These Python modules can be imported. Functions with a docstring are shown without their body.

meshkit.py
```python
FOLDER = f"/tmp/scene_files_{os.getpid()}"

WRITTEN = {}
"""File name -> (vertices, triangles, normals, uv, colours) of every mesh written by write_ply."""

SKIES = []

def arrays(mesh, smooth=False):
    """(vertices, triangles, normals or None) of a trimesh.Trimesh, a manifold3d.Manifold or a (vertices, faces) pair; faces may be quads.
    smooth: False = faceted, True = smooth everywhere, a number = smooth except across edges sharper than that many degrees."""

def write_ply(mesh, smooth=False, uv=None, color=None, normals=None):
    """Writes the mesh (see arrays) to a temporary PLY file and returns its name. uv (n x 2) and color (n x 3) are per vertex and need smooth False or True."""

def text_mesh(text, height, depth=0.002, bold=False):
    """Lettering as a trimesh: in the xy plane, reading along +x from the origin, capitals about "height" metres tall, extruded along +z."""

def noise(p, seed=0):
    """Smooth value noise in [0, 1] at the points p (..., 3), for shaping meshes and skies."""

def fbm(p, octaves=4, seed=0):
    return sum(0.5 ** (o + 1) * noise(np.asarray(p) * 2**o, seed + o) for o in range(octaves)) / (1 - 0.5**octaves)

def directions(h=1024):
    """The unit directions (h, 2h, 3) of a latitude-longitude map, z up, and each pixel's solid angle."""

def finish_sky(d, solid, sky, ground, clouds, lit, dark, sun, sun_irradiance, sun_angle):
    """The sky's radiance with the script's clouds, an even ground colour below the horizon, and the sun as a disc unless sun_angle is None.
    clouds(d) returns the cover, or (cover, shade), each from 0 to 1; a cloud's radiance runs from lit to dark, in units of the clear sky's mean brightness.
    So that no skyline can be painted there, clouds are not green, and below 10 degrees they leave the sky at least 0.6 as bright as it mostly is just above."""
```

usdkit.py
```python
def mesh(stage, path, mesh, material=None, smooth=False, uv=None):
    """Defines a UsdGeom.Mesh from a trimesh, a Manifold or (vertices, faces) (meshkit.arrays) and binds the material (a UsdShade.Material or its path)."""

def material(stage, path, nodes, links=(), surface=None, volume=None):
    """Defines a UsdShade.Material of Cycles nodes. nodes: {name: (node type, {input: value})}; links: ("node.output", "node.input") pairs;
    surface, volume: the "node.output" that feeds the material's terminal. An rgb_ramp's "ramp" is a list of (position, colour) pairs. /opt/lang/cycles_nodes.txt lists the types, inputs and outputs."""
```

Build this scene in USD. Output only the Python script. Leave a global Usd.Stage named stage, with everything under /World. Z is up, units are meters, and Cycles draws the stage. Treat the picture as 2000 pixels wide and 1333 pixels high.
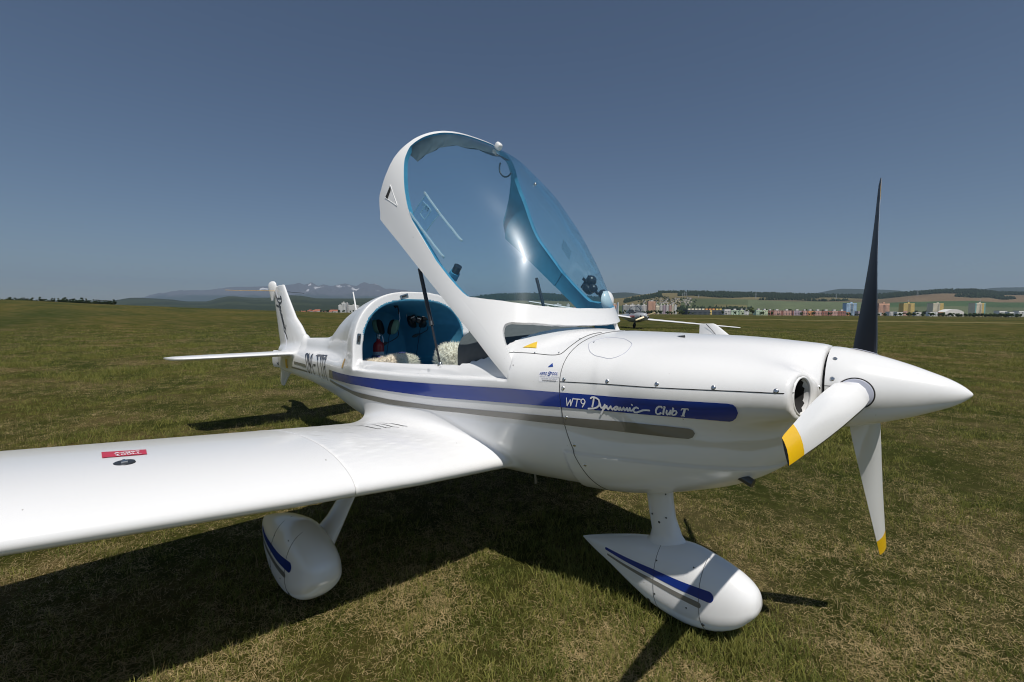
import math, random
import numpy as np, trimesh, shapely
from shapely.geometry import Polygon, LineString, Point, box as sbox
from shapely import affinity
from scipy.interpolate import PchipInterpolator
from scipy.ndimage import map_coordinates
from scipy.spatial import cKDTree
from pxr import Usd, UsdGeom, UsdLux, UsdShade, Gf, Sdf, Vt
import usdkit, meshkit

stage = Usd.Stage.CreateInMemory()
UsdGeom.SetStageUpAxis(stage, "Z"); UsdGeom.SetStageMetersPerUnit(stage, 1.0)
UsdGeom.Xform.Define(stage, "/World"); UsdGeom.Scope.Define(stage, "/World/Looks")

# ---------------------------------------------------------------- camera (16 mm lens on full frame)
CAM = np.array([0.0075, -1.9858, 1.4113]); YAW, PITCH, ROLL = np.radians([135.731, -3.7804, 0.339]); FPX = 894.24
_f = np.array([np.cos(YAW)*np.cos(PITCH), np.sin(YAW)*np.cos(PITCH), np.sin(PITCH)])
_r = np.cross(_f, [0, 0, 1.]); _r /= np.linalg.norm(_r); _u = np.cross(_r, _f)
_r, _u = np.cos(ROLL)*_r+np.sin(ROLL)*_u, -np.sin(ROLL)*_r+np.cos(ROLL)*_u
cam = UsdGeom.Camera.Define(stage, "/World/camera")
_m = Gf.Matrix4d(); 
for i, v in enumerate((_r, _u, -_f, CAM)):
    _m.SetRow(i, Gf.Vec4d(*map(float, v), 1.0 if i == 3 else 0.0))
cam.AddTransformOp().Set(_m)
cam.CreateHorizontalApertureAttr(36.0); cam.CreateVerticalApertureAttr(36.0*682/1024)
cam.CreateFocalLengthAttr(FPX/2000*36.0); cam.CreateClippingRangeAttr(Gf.Vec2f(0.05, 200000))
cam.CreateExposureAttr(EXPOSURE := 0.08)

HAZE_DENSITY = 5.0e-5
# ---------------------------------------------------------------- sun and sky
SUN_EL, SUN_AZ = np.radians(58.6), np.radians(-29.0)          # azimuth counted from +x towards +y
SUN = np.array([np.cos(SUN_EL)*np.cos(SUN_AZ), np.cos(SUN_EL)*np.sin(SUN_AZ), np.sin(SUN_EL)])
sun = UsdLux.DistantLight.Define(stage, "/World/sun")
sun.CreateIntensityAttr(1.08); sun.CreateNormalizeAttr(True); sun.CreateAngleAttr(0.53); sun.CreateColorAttr(Gf.Vec3f(1.0, 0.955, 0.89))
_z = SUN; _x = np.cross([0, 0, 1.], _z); _x /= np.linalg.norm(_x); _y = np.cross(_z, _x)
_m = Gf.Matrix4d()
for i, v in enumerate((_x, _y, _z, (0, 0, 50))):
    _m.SetRow(i, Gf.Vec4d(*map(float, v), 1.0 if i == 3 else 0.0))
sun.AddTransformOp().Set(_m)
sky_mat = usdkit.material(stage, "/World/Looks/sky", {
    "sky": ("sky_texture", {"sky_type": "single_scattering", "sun_disc": False, "sun_elevation": float(SUN_EL), "sun_rotation": float(np.arctan2(SUN[0], SUN[1])),
                            "altitude": 700.0, "air_density": 1.0, "aerosol_density": 0.15, "ozone_density": 3.5}),
    "bg": ("background_shader", {"strength": 0.05})}, [("sky.color", "bg.color")], surface="bg.background")
sky = UsdLux.DomeLight.Define(stage, "/World/sky")
UsdShade.MaterialBindingAPI.Apply(sky.GetPrim()).Bind(sky_mat)
sky.GetPrim().SetCustomDataByKey("kind", "structure"); sky.GetPrim().SetCustomDataByKey("label", "clear deep blue sky paling towards the horizon"); sky.GetPrim().SetCustomDataByKey("category", "sky")
# ---------------------------------------------------------------- helpers
_used = {}
def numbered(parent, name):
    k = f"{parent}/{name}"; n = _used.get(k, 0); _used[k] = n+1
    return k if n == 0 else f"{k}_{n:03d}"
def tag(p, label=None, cat=None, group=None, kind=None):
    p = p.GetPrim() if hasattr(p, "GetPrim") else p
    for k, v in (("label", label), ("category", cat), ("group", group), ("kind", kind)):
        if v: p.SetCustomDataByKey(k, v)
    return p
def path_of(p): return "/World" if p is None else (p if isinstance(p, str) else str(p.GetPath()))
ORIG = {}
def thing(name, label, cat, loc=(0, 0, 0), group=None, kind=None):
    x = UsdGeom.Xform.Define(stage, numbered("/World", name)); x.AddTranslateOp().Set(Gf.Vec3d(*map(float, loc)))
    ORIG[str(x.GetPath())] = np.array(loc, float)
    return tag(x, label, cat, group, kind)
def org(parent):
    p = path_of(parent)
    return ORIG.get("/".join(p.split("/")[:3]), np.zeros(3))
def put(name, V, F, mat, parent=None, N=None, smooth=False, label=None):
    """one Mesh prim from world-space vertices; N: vertex normals"""
    V = np.asarray(V, float); F = np.asarray(F, int)
    if F.ndim == 2 and F.shape[1] == 4: F = np.vstack([F[:, [0, 1, 2]], F[:, [0, 2, 3]]])
    path = numbered(path_of(parent), name); o = org(parent)
    if N is None:
        m = usdkit.mesh(stage, path, (V-o, F), LOOK[mat], smooth=smooth)
    else:
        m = usdkit.mesh(stage, path, (V-o, F), LOOK[mat])
        m.CreateNormalsAttr(Vt.Vec3fArray.FromNumpy(np.asarray(N, np.float32))); m.SetNormalsInterpolation("vertex")
    p = m.GetPrim()
    if label: p.SetCustomDataByKey("label", label)
    return p
def tm(name, mesh, mat, parent=None, smooth=35, label=None):
    v, f, n = meshkit.arrays(mesh, False)
    return put(name, v, f, mat, parent, smooth=smooth, label=label)
def dup(root, loc, rotz=0, scale=1.0, label=None, group=None, name=None):
    was = root.GetCustomData()
    x = UsdGeom.Xform.Define(stage, numbered("/World", name or root.GetName().rstrip("0123456789").rstrip("_")))
    x.AddTranslateOp().Set(Gf.Vec3d(*map(float, loc)))
    x.AddRotateZOp().Set(float(rotz)); s = scale if np.ndim(scale) else (scale,)*3
    x.AddScaleOp().Set(Gf.Vec3f(*map(float, s)))
    p = x.GetPrim(); p.GetReferences().AddInternalReference(root.GetPath()); p.SetInstanceable(True)
    return tag(p, label or was.get("label"), was.get("category"), group or was.get("group"))
def join(ms): return trimesh.util.concatenate([m for m in ms])
def tube_mesh(P, R, n=10, caps=True):
    """tube along the polyline P with radii R"""
    P = np.asarray(P, float); R = np.broadcast_to(np.asarray(R, float), (len(P),))
    T = np.gradient(P, axis=0); T /= np.linalg.norm(T, axis=1, keepdims=True)+1e-12
    a = np.cross(T[0], [0, 0, 1.0] if abs(T[0][2]) < .9 else [1.0, 0, 0]); a /= np.linalg.norm(a)
    V = []; ang = np.arange(n)*2*np.pi/n
    for p, t, r in zip(P, T, R):
        a = a-t*(a@t); a /= np.linalg.norm(a); b = np.cross(t, a)
        V.append(p+r*(np.cos(ang)[:, None]*a+np.sin(ang)[:, None]*b))
    V = np.concatenate(V); F = []
    for i in range(len(P)-1):
        for j in range(n):
            k = (j+1) % n; F.append([i*n+j, i*n+k, (i+1)*n+k, (i+1)*n+j])
    F = np.array(F); F = np.vstack([F[:, [0, 1, 2]], F[:, [0, 2, 3]]])
    if caps:
        c0, c1 = len(V), len(V)+1; V = np.vstack([V, P[0], P[-1]]); m = (len(P)-1)*n
        F = np.vstack([F, [[c0, (j+1) % n, j] for j in range(n)], [[c1, m+j, m+(j+1) % n] for j in range(n)]])
    return trimesh.Trimesh(V, F, process=False)
def loft_rings(R, closed=True, caps=True):
    """rings: (k, n, 3) -> mesh"""
    R = np.asarray(R, float); k, n = R.shape[:2]; V = R.reshape(-1, 3); F = []
    i, j = np.meshgrid(np.arange(k-1), np.arange(n if closed else n-1), indexing="ij"); j2 = (j+1) % n
    q = np.stack([i*n+j, i*n+j2, (i+1)*n+j2, (i+1)*n+j], -1).reshape(-1, 4)
    F = np.vstack([q[:, [0, 1, 2]], q[:, [0, 2, 3]]])
    if caps and closed:
        c = len(V); V = np.vstack([V, R[0].mean(0), R[-1].mean(0)])
        F = np.vstack([F, [[c, (b+1) % n, b] for b in range(n)], [[c+1, (k-1)*n+b, (k-1)*n+(b+1) % n] for b in range(n)]])
    m = trimesh.Trimesh(V, F, process=False)
    if m.volume < 0: m.invert()
    return m
def boxm(lo, hi):
    lo, hi = np.asarray(lo, float), np.asarray(hi, float)
    m = trimesh.creation.box(hi-lo); m.apply_translation((lo+hi)/2); return m
def rbox(ext, r, seg=3):
    """box with rounded edges"""
    import manifold3d as m3
    e = np.asarray(ext, float)/2-r
    s = m3.Manifold.sphere(r, 8)
    h = m3.Manifold.batch_hull([s.translate((x, y, z)) for x in (-e[0], e[0]) for y in (-e[1], e[1]) for z in (-e[2], e[2])])
    return trimesh.Trimesh(*meshkit.arrays(h)[:2], process=False)
def xf(m, M3=None, t=(0, 0, 0)):
    m = m.copy(); v = np.asarray(m.vertices)
    if M3 is not None: v = v@np.asarray(M3).T
    m.vertices = v+np.asarray(t); return m
def interp(x, tab, col): 
    t = np.asarray(tab, float); o = np.argsort(t[:, 0])
    return PchipInterpolator(t[o, 0], t[o, col])(np.clip(x, t[:, 0].min(), t[:, 0].max()))
def smin(a, b, k):
    h = np.clip(0.5+0.5*(b-a)/k, 0, 1); return b*(1-h)+a*h-k*h*(1-h)
def smoothstep(x, a, b): t = np.clip((x-a)/(b-a), 0, 1); return t*t*(3-2*t)

# aircraft frame (x forward along the thrust line, y to port, origin at the spinner's tip) -> world
TAU = 0.049; T0 = np.array([0, 0, 1.1625])
MA = np.stack([[np.cos(TAU), 0, np.sin(TAU)], [0, 1., 0], [-np.sin(TAU), 0, np.cos(TAU)]], 1)
def W(P): return T0+np.asarray(P, float)@MA.T
def WN(N): return np.asarray(N, float)@MA.T
def Amesh(m): m = m.copy(); m.vertices = W(m.vertices); return m
# ---------------------------------------------------------------- materials
LOOK = {}
def mat(name, col, rough=.5, metal=0., spec=.5, coat=0., vary=0., vscale=6., bump=0., bscale=80., **kw):
    nodes = {"p": ("principled_bsdf", dict(base_color=col, roughness=rough, metallic=metal, specular_ior_level=spec, coat_weight=coat, coat_roughness=.03, **kw))}; links = []
    if vary or bump:
        nodes["g"] = ("texture_coordinate", {})
    if vary:
        c = np.array(col)
        nodes["n"] = ("noise_texture", {"scale": vscale, "detail": 5.0, "roughness": .6}); links.append(("g.object", "n.vector"))
        nodes["r"] = ("rgb_ramp", {"ramp": [(.3, tuple(np.clip(c*(1-vary), 0, 1))), (.7, tuple(np.clip(c*(1+vary), 0, 1)))]}); links += [("n.fac", "r.fac"), ("r.color", "p.base_color")]
    if bump:
        nodes["n2"] = ("noise_texture", {"scale": bscale, "detail": 3.0}); nodes["b"] = ("bump", {"strength": .5, "distance": bump})
        links += [("g.object", "n2.vector"), ("n2.fac", "b.height"), ("b.normal", "p.normal")]
    LOOK[name] = usdkit.material(stage, "/World/Looks/"+name, nodes, links, surface="p.BSDF")
# glossy white gel coat, faintly uneven, with small dead insects and dirt specks
LOOK["white"] = usdkit.material(stage, "/World/Looks/white", {
    "g": ("texture_coordinate", {}), "n": ("noise_texture", {"scale": 2.2, "detail": 4.0, "roughness": .5}),
    "r": ("rgb_ramp", {"ramp": [(.3, (.745, .745, .74)), (.75, (.76, .76, .76))]}),
    "sp": ("noise_texture", {"scale": 60.0, "detail": 1.0}), "sr": ("rgb_ramp", {"ramp": [(.82, (1, 1, 1)), (.85, (.40, .37, .33))]}),
    "w": ("noise_texture", {"scale": 9.0, "detail": 1.0}), "b": ("bump", {"strength": .1, "distance": .0001}),
    "mx": ("mix_color", {"blend_type": "multiply", "fac": 1.0}),
    "p": ("principled_bsdf", {"roughness": .24, "specular_ior_level": .45, "coat_weight": .25, "coat_roughness": .04})},
    [("g.object", "n.vector"), ("n.fac", "r.fac"), ("g.object", "sp.vector"), ("sp.fac", "sr.fac"), ("r.color", "mx.a"), ("sr.color", "mx.b"), ("mx.result", "p.base_color"), ("g.object", "w.vector"), ("w.fac", "b.height"), ("b.normal", "p.normal")], surface="p.BSDF")
mat("blue", (.006, .032, .235), .25, coat=.5, vary=.06, vscale=4)
mat("silver", (.23, .225, .21), .3, metal=.35, vary=.05)
mat("decal_white", (.8, .8, .82), .35)
mat("decal_dark", (.03, .035, .05), .35)
mat("decal_blue", (.03, .07, .30), .35)
mat("decal_grey", (.42, .44, .52), .4)
mat("decal_yellow", (.75, .50, .04), .4)
mat("decal_orange", (.55, .33, .08), .4)
mat("red_sticker", (.52, .02, .05), .35)
mat("yellow_paint", (.85, .50, .0), .3, coat=.3)
mat("black", (.012, .013, .016), .35, coat=.2)
mat("blade_back", (.010, .011, .013), .5, spec=.3, bump=.0004, bscale=60)
mat("rubber", (.015, .015, .015), .8)
mat("soft_seam", (.50, .50, .50), .5)
mat("gap", (.02, .02, .02), .8)
mat("metal", (.55, .56, .57), .3, metal=1., bump=.0005, bscale=300)
mat("dark_metal", (.10, .105, .11), .4, metal=.8)
mat("lining", (.065, .27, .41), .75, vary=.08, vscale=20, bump=.001, bscale=250)
mat("glare", (.10, .105, .105), .9, vary=.1, vscale=30, bump=.0006, bscale=400)
mat("flange", (.60, .63, .66), .5)
mat("fleece", (.80, .73, .60), .95, vary=.05, vscale=40)
mat("belt", (.03, .04, .20), .7, bump=.0005, bscale=300)
mat("headset_green", (.16, .26, .17), .35)
mat("ext_red", (.40, .02, .02), .3, coat=.3)
mat("ext_label", (.45, .48, .52), .6, vary=.3, vscale=90)
mat("shade_cloth", (.045, .055, .06), .8, vary=.15, vscale=15)
# acrylic: tinted, reflecting more at grazing angles from either side, with a film of dust and fine scratches that scatters the sun
LOOK["glass"] = usdkit.material(stage, "/World/Looks/glass", {
    "t": ("transparent_bsdf", {"color": (.80, .925, .97)}), "g": ("glossy_bsdf", {"color": (.9, .95, 1), "roughness": .035, "distribution": "ggx"}),
    "h": ("glossy_bsdf", {"color": (.9, .95, 1), "roughness": .26, "distribution": "ggx"}), "d": ("diffuse_bsdf", {"color": (.16, .58, .95)}), "tl": ("translucent_bsdf", {"color": (.16, .58, .95)}),
    "lw": ("layer_weight", {"blend": .5}), "pw": ("math", {"math_type": "power", "value2": 5.0}), "ma": ("math", {"math_type": "multiply_add", "value2": .7, "value3": .035}),
    "m": ("mix_closure", {}), "dm": ("mix_closure", {"fac": .5}), "m2": ("mix_closure", {"fac": .010}), "m3": ("mix_closure", {"fac": .035})},
    [("lw.facing", "pw.value1"), ("pw.value", "ma.value1"), ("ma.value", "m.fac"), ("t.BSDF", "m.closure1"), ("g.BSDF", "m.closure2"), ("m.closure", "m2.closure1"), ("h.BSDF", "m2.closure2"),
     ("d.BSDF", "dm.closure1"), ("tl.BSDF", "dm.closure2"), ("m2.closure", "m3.closure1"), ("dm.closure", "m3.closure2")], surface="m3.closure")
LOOK["clear_part"] = usdkit.material(stage, "/World/Looks/clear_part", {
    "t": ("transparent_bsdf", {"color": (.75, .86, .9)}), "g": ("glossy_bsdf", {"color": (.9, .95, 1), "roughness": .08}), "d": ("diffuse_bsdf", {"color": (.5, .65, .7)}),
    "m": ("mix_closure", {"fac": .08}), "m2": ("mix_closure", {"fac": .35})},
    [("t.BSDF", "m.closure1"), ("g.BSDF", "m.closure2"), ("m.closure", "m2.closure1"), ("d.BSDF", "m2.closure2")], surface="m2.closure")
LOOK["clear_glass"] = usdkit.material(stage, "/World/Looks/clear_glass", {"t": ("transparent_bsdf", {"color": (.93, .95, .96)}), "g": ("glossy_bsdf", {"color": (1, 1, 1), "roughness": .05}), "lw": ("layer_weight", {"blend": .5}), "pw": ("math", {"math_type": "power", "value2": 5.0}), "ma": ("math", {"math_type": "multiply_add", "value2": .7, "value3": .04}), "m": ("mix_closure", {})},
    [("lw.facing", "pw.value1"), ("pw.value", "ma.value1"), ("ma.value", "m.fac"), ("t.BSDF", "m.closure1"), ("g.BSDF", "m.closure2")], surface="m.closure")
# ---------------------------------------------------------------- airframe as one blended distance field (aircraft frame)
# x, top, bottom, z of the greatest width, half width, exponent above, exponent below
HULL = [(-.365, .150, -.150, .0, .150, 2.0, 2.0), (-.40, .156, -.185, -.005, .19, 2.0, 2.0), (-.45, .162, -.245, -.01, .235, 2.1, 2.0), (-.577, .176, -.352, -.02, .315, 2.2, 2.0),
        (-.70, .186, -.420, -.02, .375, 2.3, 1.9), (-.80, .191, -.458, -.02, .408, 2.4, 1.9), (-1.035, .203, -.530, -.02, .470, 2.5, 1.9), (-1.22, .212, -.565, -.02, .508, 2.5, 1.85),
        (-1.5, .222, -.585, -.03, .538, 2.5, 1.9), (-1.8, .20, -.60, -.04, .552, 2.5, 2.0), (-2.2, .15, -.61, -.05, .562, 2.6, 2.0), (-2.7, .11, -.595, -.06, .558, 2.8, 2.0),
        (-3.1, .085, -.565, -.07, .538, 3.2, 2.0), (-3.4, .065, -.53, -.08, .49, 3.6, 2.0), (-3.7, .05, -.49, -.09, .43, 3.8, 2.0), (-4.1, .04, -.43, -.10, .335, 3.8, 2.0), (-4.6, .045, -.37, -.11, .238, 3.2, 2.0),
        (-5.1, .06, -.31, -.11, .17, 2.6, 2.0), (-5.6, .07, -.275, -.10, .125, 2.4, 2.0), (-6.05, .06, -.245, -.09, .075, 2.2, 2.0), (-6.34, .03, -.20, -.08, .028, 2.0, 2.0)]
HOOD = [(-1.30, .17, .0, .45, 2.5), (-1.46, .213, .0, .53, 2.4), (-1.54, .230, .0, .537, 2.3), (-1.63, .285, .0, .541, 2.1), (-1.75, .388, .0, .54, 1.85), (-1.95, .50, .0, .549, 1.75), (-2.2, .562, .0, .553, 1.9), (-2.5, .588, .0, .556, 2.25), (-2.8, .588, .0, .555, 2.5),
        (-3.1, .545, .0, .540, 2.7), (-3.25, .540, .0, .505, 2.6), (-3.5, .525, .0, .42, 2.4), (-3.8, .485, .0, .315, 2.3), (-4.1, .425, .0, .225, 2.2), (-4.35, .345, .0, .16, 2.1), (-4.5, .28, .0, .125, 2.0), (-4.65, .215, .0, .10, 2.), (-4.85, .19, .0, .085, 2.), (-5.1, .19, .0, .07, 2.), (-5.4, .19, .0, .05, 2.)]
def section_field(x, y, z, tab, hood=False):
    if hood:
        zt, zm, w, nt = (interp(x, tab, k) for k in (1, 2, 3, 4)); zb = zm-.12; nb = 2.
    else:
        zt, zb, zm, w, nt, nb = (interp(x, tab, k) for k in range(1, 7))
    up = z > zm
    n = np.where(up, nt, nb); h = np.where(up, zt-zm, zm-zb)
    a = np.abs(y)/w; b = np.abs(z-zm)/h
    f = (a**n+b**n)**(1/n)+1e-9
    g = f**(1-n)*np.sqrt((a**(n-1)/w)**2+(b**(n-1)/h)**2)+1e-9
    d = (f-1)/g
    return np.where(f < .35, (f-1)*np.minimum(w, h), d)
def naca(m=.02, p=.4, t=.135, n=240):
    b = np.linspace(0, np.pi, n); x = (1-np.cos(b))/2
    yt = 5*t*(.2969*np.sqrt(x)-.126*x-.3516*x**2+.2843*x**3-.1030*x**4)+.0012*x
    yc = np.where(x < p, m/p**2*(2*p*x-x*x), m/(1-p)**2*(1-2*p+2*p*x-x*x))
    return x, yc+yt, yc-yt
def foil_table(m, t):
    x, a, b = naca(m=m, t=t); P = np.vstack([np.stack([x, a], 1), np.stack([x, b], 1)]); tr = cKDTree(P)
    gx, gz = np.meshgrid(np.linspace(-.5, 1.5, 401), np.linspace(-.5, .5, 401), indexing="ij")
    d = tr.query(np.stack([gx.ravel(), gz.ravel()], 1))[0].reshape(gx.shape)
    ins = (gx > 0) & (gx < 1) & (gz < np.interp(gx, x, a)) & (gz > np.interp(gx, x, b))
    return np.where(ins, -d, d)
FOIL_W, FOIL_T = foil_table(.02, .135), foil_table(.0, .10)
def foil_d(tabl, t, v):
    i, j = np.broadcast_arrays(np.clip((t+.5)*200, 0, 400), np.clip((v+.5)*400, 0, 400))
    return map_coordinates(tabl, [i, j], order=1)
WING = [(0., -1.66, 1.31, -.475), (.9, -1.668, 1.307, -.402), (1.4, -1.705, 1.29, -.358), (2.2, -1.775, 1.235, -.285), (2.7, -1.815, 1.185, -.243), (4.4, -2.15, .66, -.123)]   # |y|, leading edge, chord, height
def wing_at(s): return [np.interp(s, [r[0] for r in WING], [r[k] for r in WING]) for k in (1, 2, 3)]
def wing_field(x, y, z):
    s = np.abs(y); le, c, z0 = wing_at(s); t = (le-x)/c
    return c*foil_d(FOIL_W, t, (z-z0)/c-.035*t)
TAILP = [(0., -5.43, .64, .012), (.9, -5.62, .58, .012), (1.13, -5.70, .53, .012), (1.2, -5.80, .44, .012), (1.235, -6.0, .27, .012)]
def tailplane_field(x, y, z):
    s = np.abs(y); le, c, z0 = [np.interp(s, [r[0] for r in TAILP], [r[k] for r in TAILP]) for k in (1, 2, 3)]
    return c*foil_d(FOIL_T, (le-x)/c, (z-z0)/c)
FIN = [(-.1, -5.25, -6.29), (.1, -5.36, -6.335), (.24, -5.46, -6.38), (.33, -5.56, -6.40), (.44, -5.73, -6.43), (.70, -5.965, -6.50), (.85, -6.09, -6.545), (.95, -6.2, -6.6)]
def fin_field(x, y, z):
    le, te = (np.interp(z, [r[0] for r in FIN], [r[k] for r in FIN]) for k in (1, 2)); c = le-te
    d = c*foil_d(FOIL_T, (le-x)/c, y/c)
    return np.maximum(np.maximum(d, z-.862), -.16-z)
def lobe_field(x, y, z):
    tab = [(-.35, .072, .072), (-.385, .078, .077), (-.41, .088, .085), (-.47, .10, .096), (-.6, .11, .10), (-.8, .10, .09), (-1.0, .05, .05)]
    ry, rz = interp(x, tab, 1), interp(x, tab, 2); yc = .275+.10*smoothstep(-x, .42, 1.0)
    f = np.sqrt(((np.abs(y)-yc)/ry)**2+((z+.005)/rz)**2)
    d = (f-1)*np.minimum(ry, rz)
    return np.maximum(np.maximum(d, x+.388+.22*(np.abs(y)-.275)), -1.0-x)
def front_edge(y):                       # closed canopy's front outline on the deck; its two arms reach on to the hinges
    a = np.abs(y); return -1.53-.30*a**2-.9*np.maximum(a-.33, 0)**2+.15*smoothstep(a, .47, .525)
def rim_edge(y):                         # the opening's edge inside that outline
    a = np.abs(y); return -1.58-.30*a**2-30*np.maximum(a-.40, 0)**2
SILL = [(-1.3, .006), (-1.5, .006), (-1.75, .001), (-2.05, -.008), (-2.5, -.017), (-3.0, -.018), (-3.3, -.018)]          # the fuselage's sill
RAIL = [(-1.3, .008), (-1.5, .008), (-1.7, .000), (-2.0, -.010), (-2.3, -.025), (-2.6, -.040), (-2.9, -.062), (-3.1, -.065), (-3.3, -.065)]   # the canopy rail's lower edge
def rail_z(x): return np.interp(x, [r[0] for r in RAIL[::-1]], [r[1] for r in RAIL[::-1]])
def sill_z(x): return np.interp(x, [r[0] for r in SILL[::-1]], [r[1] for r in SILL[::-1]])
H = .012
def base_field(x, y, z, wing=True):
    d = section_field(x, y, z, HULL)
    d = smin(d, lobe_field(x, y, z), .10)
    d = smin(d, section_field(x, y, z, HOOD, True)+1e3*((x < -5.45) | (x > -1.28)), .05)
    d = smin(d, fin_field(x, y, z), .10*np.clip(1.15-z, .2, 1))
    if wing:
        k = .05+.15*smoothstep(-x, 1.75, 2.7)
        d = smin(d, np.maximum(wing_field(x, y, z), np.abs(y)-1.2), k*smoothstep(1.19-np.abs(y), 0, .2)+1e-4)
        d = smin(d, np.maximum(tailplane_field(x, y, z), np.abs(y)-.3), .06*smoothstep(.29-np.abs(y), 0, .1)+1e-4)
    chin = np.maximum(np.maximum(section_field(x, y, z+.014, HULL)+1e3*(z > -.3), -1.42+.35*np.abs(y)-x), x+.85-2*(z+.55))
    d = smin(d, chin, .015)
    d = np.maximum(np.maximum(d, x+.366), -6.62-x)
    return d
X0, X1, Y0, Z0, Z1 = -6.68, -.34, -1.26, -.72, .93
gx, gy, gz = np.arange(X0, X1, H, dtype=np.float32), np.arange(int(round(Y0/H)), 1, dtype=np.float32)*np.float32(H), np.arange(Z0, Z1, H, dtype=np.float32)
def field_on_grid():
    D = np.empty((len(gx), len(gy), len(gz)), np.float32)
    for i0 in range(0, len(gx), 32):          # in slabs, to stay small in memory
        x = gx[i0:i0+32, None, None].astype(float); y = gy[None, :, None].astype(float); z = gz[None, None, :].astype(float)
        D[i0:i0+32] = base_field(x, y, z)
    return D
SKIN = field_on_grid()
def sample(D, P):
    P = np.asarray(P, float); sh = P.shape[:-1]; P = P.reshape(-1, 3); y = -np.abs(P[:, 1])
    return map_coordinates(D, [(P[:, 0]-X0)/H, (y-gy[0])/H, (P[:, 2]-Z0)/H], order=1, mode="nearest").reshape(sh)
def grad(D, P, e=.006):
    g = np.stack([sample(D, P+e*np.eye(3)[k])-sample(D, P-e*np.eye(3)[k]) for k in range(3)], -1)
    return g/(np.linalg.norm(g, axis=-1, keepdims=True)+1e-9)
def cut_fields():
    x, y, z = gx[:, None, None], gy[None, :, None], gz[None, None, :]
    a = np.abs(y); sill = sill_z(x); fe = front_edge(y); D = np.empty_like(SKIN)
    for i0 in range(0, len(gx), 32):
        sl = slice(i0, i0+32); X = x[sl]; S = SKIN[sl]; si = sill[sl]
        deck = section_field(X.astype(float), y.astype(float), z.astype(float), HULL).astype(np.float32)
        shut = np.maximum(np.maximum(X-fe, -3.09-X), si+.058*smoothstep(-S, .034, .044)*smoothstep(-X, 1.75, 1.98)-z)           # the room that the closed canopy fills
        keep = np.maximum(rim_edge(y)-X, deck+.02)                                             # < 0 in the rebate along the deck's edge, which stays
        d = np.maximum(S, -np.maximum(shut, -keep))
        cav = np.maximum(np.maximum(np.maximum(S+.075, X+1.40), -3.72-X), -.42-z)
        d = np.maximum(d, -cav)
        hole = np.maximum(np.sqrt(((a-.276)/.053)**2+((z+.005)/.060)**2)*.056-.056, np.maximum(-.62-X, X+.2))
        D[sl] = np.maximum(d, -hole)
    return D
BODY = cut_fields()
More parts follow.
